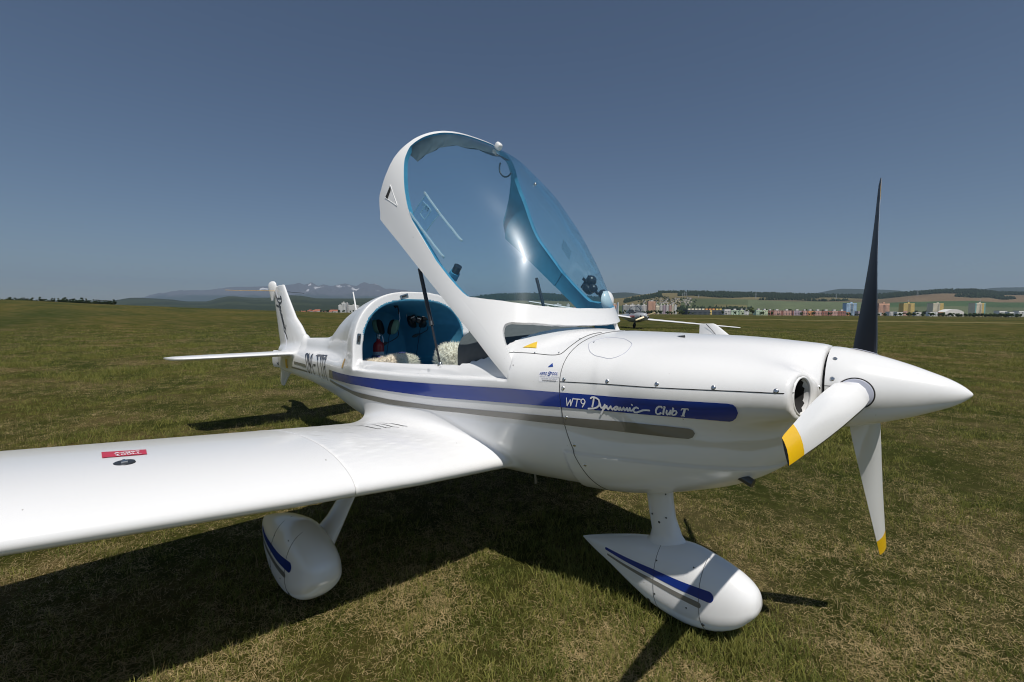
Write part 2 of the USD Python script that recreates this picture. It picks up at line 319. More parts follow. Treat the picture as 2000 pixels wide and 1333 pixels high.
def surface_nets(Dh):
    """closed surface of the mirrored half field; vertices are then drawn onto it and evened out"""
    D = np.concatenate([Dh, Dh[:, -2::-1]], 1); n = D.shape; ins = D < 0
    act = np.zeros((n[0]-1, n[1]-1, n[2]-1), np.int8)
    for c in np.ndindex(2, 2, 2): act += ins[c[0]:n[0]-1+c[0], c[1]:n[1]-1+c[1], c[2]:n[2]-1+c[2]]
    I = np.argwhere((act > 0) & (act < 8)); idx = np.full(act.shape, -1, np.int32); idx[tuple(I.T)] = np.arange(len(I))
    vals = {c: D[I[:, 0]+c[0], I[:, 1]+c[1], I[:, 2]+c[2]] for c in np.ndindex(2, 2, 2)}
    S = np.zeros((len(I), 3)); K = np.zeros(len(I))
    for c in vals:
        for ax in range(3):
            if c[ax] == 0:
                e = list(c); e[ax] = 1; a, b = vals[c], vals[tuple(e)]; m = (a < 0) != (b < 0)
                t = np.where(m, a/np.where(m, a-b, 1), 0); p = np.tile(np.array(c, float), (len(I), 1)); p[:, ax] = t
                S[m] += p[m]; K += m
    V = (I+S/K[:, None])*H+np.array([X0, gy[0], Z0])
    F = []
    for ax in range(3):
        u, v = (ax+1) % 3, (ax+2) % 3
        sl0 = [slice(None)]*3; sl1 = [slice(None)]*3; sl0[ax] = slice(0, -1); sl1[ax] = slice(1, None)
        ch = ins[tuple(sl0)] != ins[tuple(sl1)]; E = np.argwhere(ch)
        ok = (E[:, u] > 0) & (E[:, v] > 0) & (E[:, u] < n[u]-1) & (E[:, v] < n[v]-1); E = E[ok]
        q = []
        for du, dv in ((0, 0), (-1, 0), (-1, -1), (0, -1)):
            c = E.copy(); c[:, u] += du; c[:, v] += dv; q.append(idx[tuple(c.T)])
        q = np.stack(q, 1); flip = ins[tuple(E.T)]
        q[~flip] = q[~flip][:, ::-1]; F.append(q)
    F = np.vstack(F); F = F[(F >= 0).all(1)]
    F = np.vstack([F[:, [0, 1, 2]], F[:, [0, 2, 3]]])[:, ::-1]
    E = np.vstack([F[:, [0, 1]], F[:, [1, 2]], F[:, [2, 0]]])
    deg = np.bincount(E.ravel(), minlength=len(V))[:, None]+1e-9
    for it in range(5):
        if it in (1, 3):
            s = np.zeros_like(V); np.add.at(s, E[:, 0], V[E[:, 1]]); np.add.at(s, E[:, 1], V[E[:, 0]])
            V = V+.5*(s/deg-V)
        V = V-np.clip(sample(Dh, V), -.006, .006)[:, None]*grad(Dh, V, .004)
    N = grad(Dh, V, .008); N[:, 1] *= 1
    fn = np.cross(V[F[:, 1]]-V[F[:, 0]], V[F[:, 2]]-V[F[:, 0]])
    if (fn*N[F[:, 0]]).sum() < 0: F = F[:, ::-1]
    return V, F, N
def skin_y(x, z):
    """starboard surface y of the whole skin at (x, z)"""
    x, z = np.broadcast_arrays(np.asarray(x, float), np.asarray(z, float)); ys = np.arange(-1.0, 0.001, .01)
    hit = np.full(x.shape, np.nan); prev = sample(SKIN, np.stack([x, x*0+ys[0], z], -1))
    for y in ys[1:]:
        cur = sample(SKIN, np.stack([x, x*0+y, z], -1)); m = np.isnan(hit) & (prev > 0) & (cur <= 0)
        hit = np.where(m, y-.01*(-cur)/np.where(m, prev-cur, 1), hit); prev = cur
    return hit
# ---------------------------------------------------------------- markings, as points on the airframe (x, z) or (x, y)
WT9 = [[(-1.1892, -0.0538), (-1.1897, -0.0862), (-1.1716, -0.0601), (-1.1736, -0.0855), (-1.1583, -0.0533)], [(-1.1541, -0.0547), (-1.1273, -0.0555)], [(-1.1394, -0.0549), (-1.149, -0.0867)], [(-1.1112, -0.0544), (-1.1089, -0.0573), (-1.1076, -0.0611), (-1.1075, -0.0653), (-1.1109, -0.0696), (-1.113, -0.0719), (-1.1181, -0.0732), (-1.1209, -0.0719), (-1.1231, -0.0691), (-1.1245, -0.0652), (-1.1246, -0.061), (-1.1211, -0.0567), (-1.119, -0.0544), (-1.1139, -0.0532), (-1.1112, -0.0544)], [(-1.1071, -0.0614), (-1.1096, -0.0709), (-1.1212, -0.0866)]]
DYN = [[(-1.0659, -0.0473), (-1.071, -0.0649), (-1.0771, -0.0812)], [(-1.0808, -0.0477), (-1.0743, -0.0432), (-1.0658, -0.0418), (-1.0544, -0.0445), (-1.0454, -0.0509), (-1.0437, -0.0628), (-1.0474, -0.0743), (-1.0584, -0.0833), (-1.0737, -0.0888), (-1.0952, -0.0912)], [(-1.0415, -0.0682), (-1.0423, -0.077), (-1.0391, -0.0834), (-1.0346, -0.0834), (-1.0265, -0.0755), (-1.0223, -0.0689)], [(-1.0223, -0.0689), (-1.0313, -0.0863), (-1.0387, -0.0999), (-1.0445, -0.1087)], [(-1.0348, -0.0924), (-1.0249, -0.0821), (-1.0155, -0.0731), (-1.0155, -0.0821), (-1.012, -0.0869), (-1.0054, -0.0805), (-0.9984, -0.0733), (-0.9981, -0.0824), (-0.9942, -0.0866), (-0.9872, -0.0798)], [(-0.9713, -0.072), (-0.9785, -0.0733), (-0.9858, -0.0816), (-0.9836, -0.0868), (-0.9763, -0.0845), (-0.9683, -0.0735)], [(-0.9683, -0.0735), (-0.9688, -0.0834), (-0.9656, -0.0857), (-0.9577, -0.074), (-0.9568, -0.0852), (-0.9518, -0.0826), (-0.943, -0.0727), (-0.9425, -0.0843), (-0.9395, -0.0827), (-0.9287, -0.0722), (-0.9302, -0.0845), (-0.9252, -0.0826), (-0.9174, -0.0719)], [(-0.9174, -0.0719), (-0.9199, -0.0825), (-0.9134, -0.0828), (-0.9046, -0.0756)], [(-0.9065, -0.0579), (-0.9051, -0.0589)], [(-0.8841, -0.0696), (-0.8893, -0.0664), (-0.899, -0.0702), (-0.9059, -0.0801), (-0.9034, -0.0877), (-0.8937, -0.0875), (-0.8783, -0.0808), (-0.866, -0.0756), (-0.8534, -0.0741), (-0.8424, -0.0739)]]
CLUB = [([(-0.7924, -0.0613), (-0.7939, -0.0553), (-0.8025, -0.0557), (-0.8101, -0.0605), (-0.8174, -0.0712), (-0.8197, -0.0813), (-0.8161, -0.0863), (-0.8079, -0.0844), (-0.7999, -0.0783)], 22), ([(-0.7816, -0.0533), (-0.7887, -0.069), (-0.7959, -0.0853)], 22), ([(-0.787, -0.0546), (-0.7812, -0.0533)], 10), ([(-0.7974, -0.0858), (-0.7927, -0.0861)], 10), ([(-0.7771, -0.0662), (-0.7824, -0.0792), (-0.7815, -0.085), (-0.7753, -0.0817), (-0.768, -0.0725)], 20), ([(-0.7637, -0.0651), (-0.7691, -0.0769), (-0.7738, -0.0862)], 20), ([(-0.7532, -0.0557), (-0.7585, -0.0703), (-0.7658, -0.0835)], 22), ([(-0.7595, -0.0729), (-0.7513, -0.0664), (-0.7462, -0.0672), (-0.7455, -0.0734), (-0.7519, -0.0818), (-0.7598, -0.085), (-0.7658, -0.0838)], 18), ([(-0.7249, -0.0573), (-0.7033, -0.057)], 16), ([(-0.7249, -0.0573), (-0.7288, -0.0642)], 8), ([(-0.7033, -0.057), (-0.7056, -0.0632)], 8), ([(-0.7145, -0.0573), (-0.7208, -0.0711), (-0.728, -0.0852)], 24), ([(-0.7352, -0.0857), (-0.7217, -0.0854)], 12)]
SCRIPT = [[(0.0832, 0.1667), (0.0741, 0.098), (0.0604, 0.0349)], [(0.0308, 0.1685), (0.0536, 0.1852), (0.0855, 0.1896), (0.1311, 0.1773), (0.1631, 0.1486), (0.179, 0.1012), (0.1676, 0.0552), (0.1311, 0.0222), (0.0741, 0.0034), (0.0, 0.0)], [(0.1881, 0.0786), (0.1927, 0.0445), (0.2064, 0.0176), (0.2292, 0.0183), (0.2509, 0.0463), (0.2634, 0.0718)], [(0.2634, 0.0718), (0.2452, 0.0062), (0.2246, -0.0457), (0.203, -0.0806)], [(0.236, -0.0169), (0.268, 0.0217), (0.2965, 0.0545), (0.3044, 0.0194), (0.3204, -0.0006), (0.3455, 0.024), (0.3615, 0.0496), (0.3706, 0.0134), (0.3888, -0.0043), (0.4162, 0.0227)], [(0.4675, 0.0482), (0.4413, 0.0452), (0.423, 0.015), (0.4322, -0.0076), (0.4595, 0.0001), (0.4823, 0.0418)], [(0.4823, 0.0418), (0.4869, 0.0021), (0.5029, -0.0077), (0.5257, 0.0374), (0.5371, -0.0078), (0.553, 0.0006), (0.5804, 0.0379), (0.5895, -0.0097), (0.6055, -0.0024), (0.6328, 0.0349), (0.642, -0.0127), (0.6579, -0.0076), (0.6807, 0.0341)], [(0.6807, 0.0341), (0.6853, -0.0068), (0.7081, -0.0107), (0.7355, 0.0152)], [(0.7104, 0.0874), (0.7172, 0.0831)], [(0.813, 0.0335), (0.7868, 0.0475), (0.756, 0.0364), (0.7377, -0.0018), (0.7583, -0.032), (0.7982, -0.0342), (0.8495, -0.0133), (0.8951, 0.004), (0.9521, 0.008), (1.0, 0.0061)]]
FIN_SCRIPT = [[(-6.158, 0.6857), (-6.2323, 0.6901), (-6.31, 0.6977)], [(-6.1766, 0.715), (-6.1525, 0.7025), (-6.137, 0.6849), (-6.1306, 0.6594), (-6.1444, 0.641), (-6.1826, 0.6311), (-6.2399, 0.637), (-6.2922, 0.6573), (-6.3394, 0.6897), (-6.3775, 0.7325)], [(-6.2036, 0.6257), (-6.2445, 0.623), (-6.2658, 0.6147), (-6.2581, 0.602), (-6.2137, 0.5902), (-6.181, 0.5837)], [(-6.181, 0.5837), (-6.2628, 0.5927), (-6.3359, 0.6037), (-6.3923, 0.6158)], [(-6.2953, 0.5976), (-6.2386, 0.5804), (-6.1861, 0.565), (-6.2233, 0.5598), (-6.2401, 0.5505), (-6.1997, 0.537), (-6.167, 0.529), (-6.2004, 0.5228), (-6.2169, 0.5123), (-6.1724, 0.4979)], [(-6.1239, 0.4707), (-6.1398, 0.485), (-6.1768, 0.4939), (-6.2014, 0.4882), (-6.1776, 0.4732), (-6.1243, 0.4623)], [(-6.1243, 0.4623), (-6.1656, 0.4583), (-6.17, 0.4492), (-6.1125, 0.4386), (-6.1542, 0.4304), (-6.1418, 0.4222), (-6.0887, 0.4089), (-6.1381, 0.4018), (-6.122, 0.3935), (-6.0689, 0.3804), (-6.1183, 0.3732), (-6.1061, 0.3648), (-6.0526, 0.3547)], [(-6.0526, 0.3547), (-6.094, 0.3501), (-6.0899, 0.3376), (-6.049, 0.3244)], [(-5.9829, 0.3417), (-5.9831, 0.3378)], [(-5.996, 0.2843), (-5.9956, 0.299), (-6.0202, 0.3147), (-6.0656, 0.3222), (-6.0904, 0.3095), (-6.078, 0.288), (-6.0368, 0.262), (-5.9997, 0.2391), (-5.967, 0.2095), (-5.9503, 0.1843)]]
BLUE = [(-3.8808, -0.0716), (-3.5187, -0.072), (-2.9999, -0.0664), (-2.5515, -0.0612), (-2.0528, -0.0488), (-1.8351, -0.0421), (-1.474, -0.0323), (-1.2212, -0.0327), (-0.9798, -0.0343), (-0.7759, -0.0293), (-0.6435, -0.0294), (-0.5812, -0.0298), (-0.5636, -0.0323), (-0.5559, -0.041), (-0.5532, -0.0612), (-0.5648, -0.0821), (-0.5772, -0.0934), (-0.5888, -0.0983), (-0.657, -0.0954), (-0.7903, -0.0935), (-0.9906, -0.0958), (-1.2289, -0.0963), (-1.4911, -0.102), (-1.8508, -0.1156), (-2.0693, -0.124), (-2.5703, -0.1308), (-3.0204, -0.1293), (-3.4626, -0.1364), (-3.8896, -0.143)]
SILVER = [(-3.8797, -0.1556), (-3.3381, -0.1731), (-3.0517, -0.1838), (-2.5859, -0.1846), (-2.0837, -0.1745), (-1.8615, -0.164), (-1.5007, -0.1481), (-1.2332, -0.1394), (-0.9961, -0.1342), (-0.8038, -0.1354), (-0.7265, -0.1384), (-0.7152, -0.143), (-0.7111, -0.1577), (-0.7227, -0.1753), (-0.7382, -0.1833), (-0.8165, -0.1821), (-1.0052, -0.1765), (-1.2347, -0.1743), (-1.5087, -0.1788), (-1.8711, -0.1901), (-2.0971, -0.2013), (-2.5857, -0.2168), (-3.0334, -0.2195), (-3.2987, -0.2011), (-3.9078, -0.1762)]
TAILBANDS = [[(-5.4679, -0.0737), (-4.9825, -0.0864), (-4.9438, -0.117), (-5.4498, -0.1022)], [(-5.5743, -0.1377), (-4.9437, -0.1551), (-4.9411, -0.1716), (-5.5886, -0.1566)]]
REGISTRATION = [[(-5.0976, 0.0175), (-5.0259, -0.0142), (-4.9383, -0.0684), (-4.8778, -0.1597), (-4.8523, -0.1676), (-4.829, -0.1602), (-4.8444, -0.0818), (-4.956, -0.0118), (-5.0518, 0.0187), (-5.0976, 0.0175)], [(-5.0021, 0.0201), (-4.8871, -0.0128), (-4.7736, -0.1066), (-4.7548, -0.168)], [(-4.994, 0.0193), (-4.7253, -0.1039)], [(-4.8623, 0.0188), (-4.7251, -0.1039)], [(-4.8623, 0.0188), (-4.7536, -0.0182), (-4.6648, -0.1005), (-4.6334, -0.1667)], [(-4.6338, -0.0746), (-4.5451, -0.0717)], [(-4.6792, 0.0159), (-4.5846, 0.0172)], [(-4.634, 0.0163), (-4.495, -0.0178), (-4.407, -0.0989), (-4.3897, -0.1763)], [(-4.5646, 0.0163), (-4.4577, 0.0188)], [(-4.5114, 0.0177), (-4.3429, -0.0142), (-4.2475, -0.0953), (-4.2417, -0.176)], [(-4.4257, 0.0187), (-4.254, -0.0087), (-4.1479, -0.0952), (-4.1466, -0.1714)], [(-4.4257, 0.0187), (-4.3523, 0.0199), (-4.1614, -0.0046), (-4.0786, -0.0596), (-4.1341, -0.0645)], [(-4.1021, -0.0672), (-4.0627, -0.1143), (-4.0339, -0.1777)]]
DOOR = [(-1.1799, -0.3529), (-1.156, -0.386), (-1.1317, -0.409), (-1.0922, -0.4214), (-1.0422, -0.4217), (-1.0043, -0.4056), (-0.9815, -0.3657), (-0.9892, -0.3172), (-1.0227, -0.2854), (-1.0716, -0.2589), (-1.1257, -0.2556)]
COVER = [(-1.6076, -0.4926, 0.1286), (-1.525, -0.4869, 0.1263), (-1.379, -0.468, 0.1224), (-1.285, -0.4546, 0.1192), (-1.2612, -0.4446, 0.1236), (-1.2536, -0.4217, 0.1381), (-1.2501, -0.3713, 0.1627), (-1.2555, -0.3036, 0.1852), (-1.2615, -0.2079, 0.2033), (-1.2513, -0.1516, 0.2088)]
TRI = [(-1.484, -0.4555), (-1.4428, -0.3984), (-1.4073, -0.4433)]
WALKLINES = [[(-2.5474, -0.8788, -0.2941), (-2.5449, -0.8436, -0.2963), (-2.5116, -0.8096, -0.2958), (-2.4454, -0.801, -0.2913), (-2.3373, -0.8087, -0.2837), (-2.2592, -0.8069, -0.281), (-2.2385, -0.7939, -0.2815)], [(-2.5531, -0.7585, -0.305), (-2.5235, -0.7344, -0.3042), (-2.4344, -0.7345, -0.2952), (-2.3321, -0.7471, -0.2889), (-2.2492, -0.7547, -0.2843), (-2.2322, -0.7409, -0.2849)], [(-2.5291, -0.7187, -0.3055), (-2.5026, -0.6929, -0.3047), (-2.4214, -0.6931, -0.2981), (-2.3332, -0.699, -0.2924), (-2.2502, -0.7074, -0.2882), (-2.2333, -0.6871, -0.2905)], [(-2.5149, -0.6732, -0.3066), (-2.4604, -0.6556, -0.303), (-2.3833, -0.6482, -0.2971), (-2.3123, -0.6459, -0.2948), (-2.256, -0.6463, -0.2938), (-2.2313, -0.6366, -0.2936)]]
# ---------------------------------------------------------------- the light aircraft
AC = thing("light_aircraft", "white single engine light aircraft with blue stripe and raised canopy parked on the grass", "airplane", (-2.0, 0, 0))
def aput(name, V, F, mat, parent=AC, N=None, label=None, smooth=False):
    return put(name, W(V), F, mat, parent, None if N is None else WN(N), smooth, label)
def atm(name, mesh, mat, parent=AC, smooth=35, label=None):
    return tm(name, Amesh(mesh), mat, parent, smooth, label)
BV, BF, BN = surface_nets(BODY)
def slice_by(V, F, N, side):
    """the triangles where side(V) > 0, cut cleanly along side = 0"""
    s = side(V); s = np.where(np.abs(s) < 1e-7, 1e-7, s); k = (s[F] > 0).sum(1)
    keep = [F[k == 3]]; Vn, Nn = [V], [N]; base = len(V)
    for cnt in (1, 2):
        T = F[k == cnt]; S = s[T] > 0
        if not len(T): continue
        lone = np.argmax(S, 1) if cnt == 1 else np.argmin(S, 1); r = np.arange(len(T))
        a, b, c = T[r, lone], T[r, (lone+1) % 3], T[r, (lone+2) % 3]
        t1 = (s[a]/(s[a]-s[b]))[:, None]; t2 = (s[a]/(s[a]-s[c]))[:, None]
        Vn += [V[a]+t1*(V[b]-V[a]), V[a]+t2*(V[c]-V[a])]; Nn += [N[a]+t1*(N[b]-N[a]), N[a]+t2*(N[c]-N[a])]
        p, q = base+r, base+len(T)+r; base += 2*len(T)
        keep += [np.stack([a, p, q], 1)] if cnt == 1 else [np.stack([p, b, c], 1), np.stack([p, c, q], 1)]
    F2 = np.vstack(keep); u, inv = np.unique(F2, return_inverse=True)
    return np.vstack(Vn)[u], inv.reshape(F2.shape), np.vstack(Nn)[u]
cen = BV[BF].mean(1); deep = sample(SKIN, cen)
is_duct = (deep < -.006) & (cen[:, 0] > -.66) & (cen[:, 0] < -.397) & (np.abs(np.abs(cen[:, 1])-.276) < .08)
is_cab = (deep < -.058) & (cen[:, 0] < -1.35) & (cen[:, 0] > -3.8) & ~((cen[:, 2] > -.075) & (cen[:, 0] > -3.12) & (np.abs(cen[:, 1]) > .455))
def sub(mask, *planes):
    V, F, N = BV, BF[mask], BN
    u, inv = np.unique(F, return_inverse=True); V, F, N = V[u], inv.reshape(F.shape), N[u]
    for pl in planes: V, F, N = slice_by(V, F, N, pl)
    return V, F, N
shell = ~is_duct & ~is_cab
XS, ZSP = -1.221, .0125
v, f, n = sub(shell, lambda V: XS-V[:, 0]); FUS = aput("fuselage", v, f, "white", N=n)
v, f, n = sub(shell, lambda V: V[:, 0]-XS, lambda V: V[:, 2]-ZSP); COWL = aput("engine_cowling", v, f, "white", N=n, label="upper engine cowling")
v, f, n = sub(shell, lambda V: V[:, 0]-XS, lambda V: ZSP-V[:, 2]); COWLB = aput("engine_cowling", v, f, "white", N=n, label="lower engine cowling with an air inlet each side")
v, f, n = sub(is_cab); aput("cabin_lining", v, f, "lining", N=n)
for sgn in (-1, 1):
    v, f, n = sub(is_duct & (np.sign(cen[:, 1]) == sgn)); aput("air_inlet", v, f, "gap", N=n)

for sgn in (-1, 1):                       # smooth rolled lips round the two air inlets
    an = np.linspace(0, 2*np.pi, 61)[:-1]; yy = .276+.056*np.cos(an); C_ = np.stack([-.388-.22*(yy-.275)-.004, sgn*yy, -.005+.0625*np.sin(an)], 1); ex_ = np.array([1., .22*sgn*0, 0]); rad = np.stack([0*an, sgn*np.cos(an), np.sin(an)], 1)
    Rg_ = [C_+.0042*(np.cos(b)*rad+np.sin(b)*ex_*1.3) for b in np.linspace(0, 2*np.pi, 13)]; G_ = np.array(Rg_); i_, j_ = np.meshgrid(np.arange(12), np.arange(60), indexing="ij"); q_ = np.stack([i_*60+j_, i_*60+(j_+1) % 60, (i_+1)*60+(j_+1) % 60, (i_+1)*60+j_], -1).reshape(-1, 4)
    mm = trimesh.Trimesh(G_.reshape(-1, 3), np.vstack([q_[:, [0, 1, 2]], q_[:, [0, 2, 3]]]), process=False); tri_c = mm.vertices[mm.faces].mean(1)
    atm("inlet_lip", mm, "white", smooth=True)
# ---- thin lines where panels meet, screws, markings
def skin_line(P, r=.0016, mat="gap", name="panel_seam", parent=AC):
    P = np.asarray(P, float)
    for _ in range(3): P = P-sample(SKIN, P)[:, None]*grad(SKIN, P)
    return atm(name, tube_mesh(P+.0004*grad(SKIN, P), r, 5), mat, parent, smooth=True)
def dense(P, step=.02):
    P = np.asarray(P, float); L = np.r_[0, np.cumsum(np.linalg.norm(np.diff(P, axis=0), axis=1))]; s = np.linspace(0, L[-1], max(2, int(L[-1]/step)+1))
    return np.stack([np.interp(s, L, P[:, k]) for k in range(P.shape[1])], 1)
def smooth_line(P, n):
    P = np.asarray(P, float); t = np.r_[0, np.cumsum(np.linalg.norm(np.diff(P, axis=0), axis=1))]; u = np.linspace(0, t[-1], n)
    return np.stack([PchipInterpolator(t, P[:, k])(u) for k in range(P.shape[1])], 1)
def ring_at(x, z0, z1, n=50):
    """starboard section line of the skin at x"""
    pts = []
    for a in np.radians(np.linspace(z0, z1, n)):
        d = np.array([0, -np.cos(a), np.sin(a)]); t = np.linspace(0, .9, 181); P = np.array([x, 0, -.1])+t[:, None]*d; s = sample(SKIN, P); i = np.argmax(s > 0); pts.append(P[i])
    return np.array(pts)
rg = ring_at(XS, -78, 89); skin_line(rg)
skin_line(rg*[1, -1, 1])
xs = np.linspace(XS, -.40, 40)
for sgn in (1, -1):
    ys = skin_y(xs, np.full(40, ZSP)); skin_line(np.stack([xs, sgn*ys, np.full(40, ZSP)], 1))
xs = np.linspace(-.3665, -.3735, 3)
cover = smooth_line(COVER, 50); skin_line(cover, .0018)
dl = np.array(DOOR+DOOR[:1]); dlp = smooth_line(dl, 60)
def skin_z(x, y):
    x, y = np.broadcast_arrays(np.asarray(x, float), np.asarray(y, float)); hit = np.full(x.shape, np.nan); zs = np.arange(.60, -.6, -.01); prev = sample(SKIN, np.stack([x, y, x*0+zs[0]], -1))
    for z in zs[1:]:
        cur = sample(SKIN, np.stack([x, y, x*0+z], -1)); m = np.isnan(hit) & (prev > 0) & (cur <= 0); hit = np.where(m, z+.01*(-cur)/np.where(m, prev-cur, 1), hit); prev = cur
    return hit
skin_line(np.c_[dlp, skin_z(dlp[:, 0], dlp[:, 1])], .0013, "decal_grey", "oil_door_seam")
SCREWS = [(-1.202, -.501, .023, 1), (-1.011, -.464, .023, 1), (-.809, -.445, .023, 1), (-.622, -.406, .021, 1), (-.441, -.366, .019, 1), (-1.205, -.504, -.014, 1), (-1.206, -.487, -.141, 1), (-1.207, -.437, -.269, .9), (-1.195, -.381, -.366, .9), (-.385, -.158, .014, .9),
          (-1.514, -.487, .130, .55), (-1.396, -.467, .127, .55), (-1.276, -.441, .128, .55), (-1.262, -.31, .184, .55), (-1.165, -.335, .165, .6)]
for x, y, z, k in SCREWS:
    p = np.array([x, y, z]); 
    for _ in range(3): p = p-sample(SKIN, p)*grad(SKIN, p)
    nn = grad(SKIN, p); a = np.cross(nn, [1, 0, 0]); a /= np.linalg.norm(a); b = np.cross(nn, a); r = .0085*k
    prof = [(0, .0032), (.55*r, .0030), (.85*r, .002), (r, -.001)]; ang = np.arange(14)*2*np.pi/14
    R = [p+nn*h+q*(np.cos(ang)[:, None]*a+np.sin(ang)[:, None]*b) for q, h in prof[1:]]
    m = loft_rings(R[::-1], caps=True); s = xf(boxm((-r*.75, -.0008, 0), (r*.75, .0008, .0006)), np.stack([a, b, nn], 1), p+nn*.0031)
    atm("screw", join([m, s]), "metal", smooth=50)
def decal(name, poly, fmap, mat, parent=AC, cell=.03, lift=.0026, label=None):
    """a flat marking laid on a surface: fmap(u, v) -> (P, outward normal)"""
    polys = [g for g in getattr(poly, "geoms", [poly]) if g.area > 1e-8]; VV, FF, n0 = [], [], 0
    for g in polys:
        x0, y0, x1, y1 = g.bounds
        for i in range(int(math.floor(x0/cell)), int(math.ceil(x1/cell))):
            for j in range(int(math.floor(y0/cell)), int(math.ceil(y1/cell))):
                c = g.intersection(sbox(i*cell, j*cell, (i+1)*cell, (j+1)*cell))
                for q in getattr(c, "geoms", [c]):
                    if q.geom_type != "Polygon" or q.area < 1e-9: continue
                    v, f = trimesh.creation.triangulate_polygon(q, engine="earcut")
                    if len(f): VV.append(v); FF.append(np.asarray(f)+n0); n0 += len(v)
    if not VV: return None
    uv = np.vstack(VV); F = np.vstack(FF); P, Nn = fmap(uv[:, 0], uv[:, 1]); ok = ~np.isnan(P).any(1)
    P = P+Nn*lift; F = F[ok[F].all(1)]
    fn = np.cross(P[F[:, 1]]-P[F[:, 0]], P[F[:, 2]]-P[F[:, 0]]); fl = (fn*Nn[F[:, 0]]).sum(1) < 0; F[fl] = F[fl][:, ::-1]
    P = np.nan_to_num(P)
    return aput(name, P, F, mat, parent, N=Nn, label=label)
def side_map(x, z):
    P = np.stack([x, skin_y(x, z), z], -1); return P, grad(SKIN, np.nan_to_num(P))
def top_map(x, y):
    P = np.stack([x, y, skin_z(x, y)], -1); return P, grad(SKIN, np.nan_to_num(P))
def strokes(L, w): return shapely.union_all([LineString(p).buffer(w/2) for p in L])
XF = -1.2215
blue = Polygon(BLUE).buffer(0); a = blue.intersection(sbox(-5, -1, XF-.001, 1)); b = blue.intersection(sbox(XF+.001, -1, 0, 1))
fade = a.intersection(sbox(-5, -1, -3.72, 1)); a = a.difference(sbox(-5, -1, -3.72, 1))
decal("blue_stripe", a, side_map, "blue"); decal("blue_stripe", b, side_map, "blue"); decal("grey_stripe", fade, side_map, "silver")
sil = Polygon(SILVER).buffer(0)
decal("silver_stripe", sil.intersection(sbox(-5, -1, XF-.001, 1)), side_map, "silver"); decal("silver_stripe", sil.intersection(sbox(XF+.001, -1, 0, 1)), side_map, "silver")
for q in TAILBANDS: decal("silver_stripe", Polygon(q), side_map, "silver")
decal("lettering", strokes(WT9, .0042), side_map, "decal_white", lift=.0042, label="thin white letters WT9")
decal("lettering", strokes(DYN, .0068), side_map, "decal_white", lift=.0042, label="white handwritten word Dynamic")
decal("lettering", shapely.union_all([LineString(p).buffer(.000145*w, cap_style="flat") for p, w in CLUB]), side_map, "decal_white", lift=.0042, label="white italic words Club T")
decal("lettering", strokes(REGISTRATION, .016), side_map, "decal_dark", lift=.003, label="dark registration letters OM-TTR")
decal("lettering", strokes(FIN_SCRIPT, .024), side_map, "decal_dark", lift=.002, label="dark handwritten word Dynamic down the fin")
def small_text(s, h, x, z, slope=0., squeeze=1.):
    m = meshkit.text_mesh(s, h, .001, True); v = np.asarray(m.vertices); f = np.asarray(m.faces); top = (v[f][:, :, 2] > .0005).all(1); w = v[:, 0].max()
    tri = [Polygon(v[t][:, :2]) for t in f[top]]
    g = shapely.union_all([t.buffer(1e-6) for t in tri if t.area > 1e-12])
    return affinity.translate(affinity.skew(affinity.scale(g, squeeze, 1, origin=(0, 0)), slope, 0, origin=(0, 0)), x, z)
decal("maker_label", Polygon([(-1.332, .05), (-1.2385, .056), (-1.2275, .012), (-1.326, .006)]), side_map, "decal_white", lift=.0008)
decal("lettering", small_text("AERO", .011, -1.327, .037, 12, .95), side_map, "decal_blue", lift=.002); decal("lettering", small_text("S", .017, -1.2865, .0345, 12, 1.), side_map, "decal_blue", lift=.002); decal("lettering", small_text("POOL", .011, -1.273, .0385, 12, .95), side_map, "decal_blue", lift=.002)
decal("lettering", small_text("AIRPORT 1701, PRIEVIDZA", .0042, -1.324, .0285, 0, 1.28), side_map, "decal_grey", lift=.002); decal("lettering", small_text("SLOVAK REPUBLIC", .0048, -1.314, .0205, 0, 1.35), side_map, "decal_grey", lift=.002); decal("lettering", small_text("www.aerospool.sk", .0048, -1.309, .012, 0, 1.2), side_map, "decal_dark", lift=.002)
decal("emblem", Polygon([(-1.292, .070), (-1.280, .082), (-1.276, .087), (-1.266, .072)]), side_map, "decal_blue", lift=.002)
decal("yellow_triangle", Polygon(TRI), top_map, "decal_yellow")
decal("orange_label", Polygon([(-3.405, .041), (-3.345, .041), (-3.345, -.024), (-3.40, -.026)]), side_map, "decal_orange")
decal("lettering", sbox(-3.383, -.015, -3.37, .02), side_map, "decal_dark", lift=.002)
decal("tail_number_plate", sbox(-5.86, -.17, -5.76, -.06), side_map, "decal_yellow")
nv = np.array([(-.875, -.155), (-.856, -.118), (-.832, -.166)]); decal("cooling_scoop_opening", Polygon(nv), top_map, "gap", lift=.003)
for L in WALKLINES:
    P = smooth_line(L, 14)
    for _ in range(3): P = P-sample(SKIN, P)[:, None]*grad(SKIN, P)
    N_ = grad(SKIN, P); T_ = np.gradient(P, axis=0); S_ = np.cross(N_, T_); S_ /= np.linalg.norm(S_, axis=1, keepdims=True); wd = (.0034*np.clip(np.linspace(.2, 1.5, 14), 0, 1))[:, None]
    R = np.stack([P-S_*wd+N_*.0015, P+S_*wd+N_*.0015], 1); V = R.reshape(-1, 3); F = np.vstack([[[2*i, 2*i+1, 2*i+3], [2*i, 2*i+3, 2*i+2]] for i in range(13)])
    aput("walkway_line", V, F, "decal_dark", N=np.repeat(N_, 2, 0))

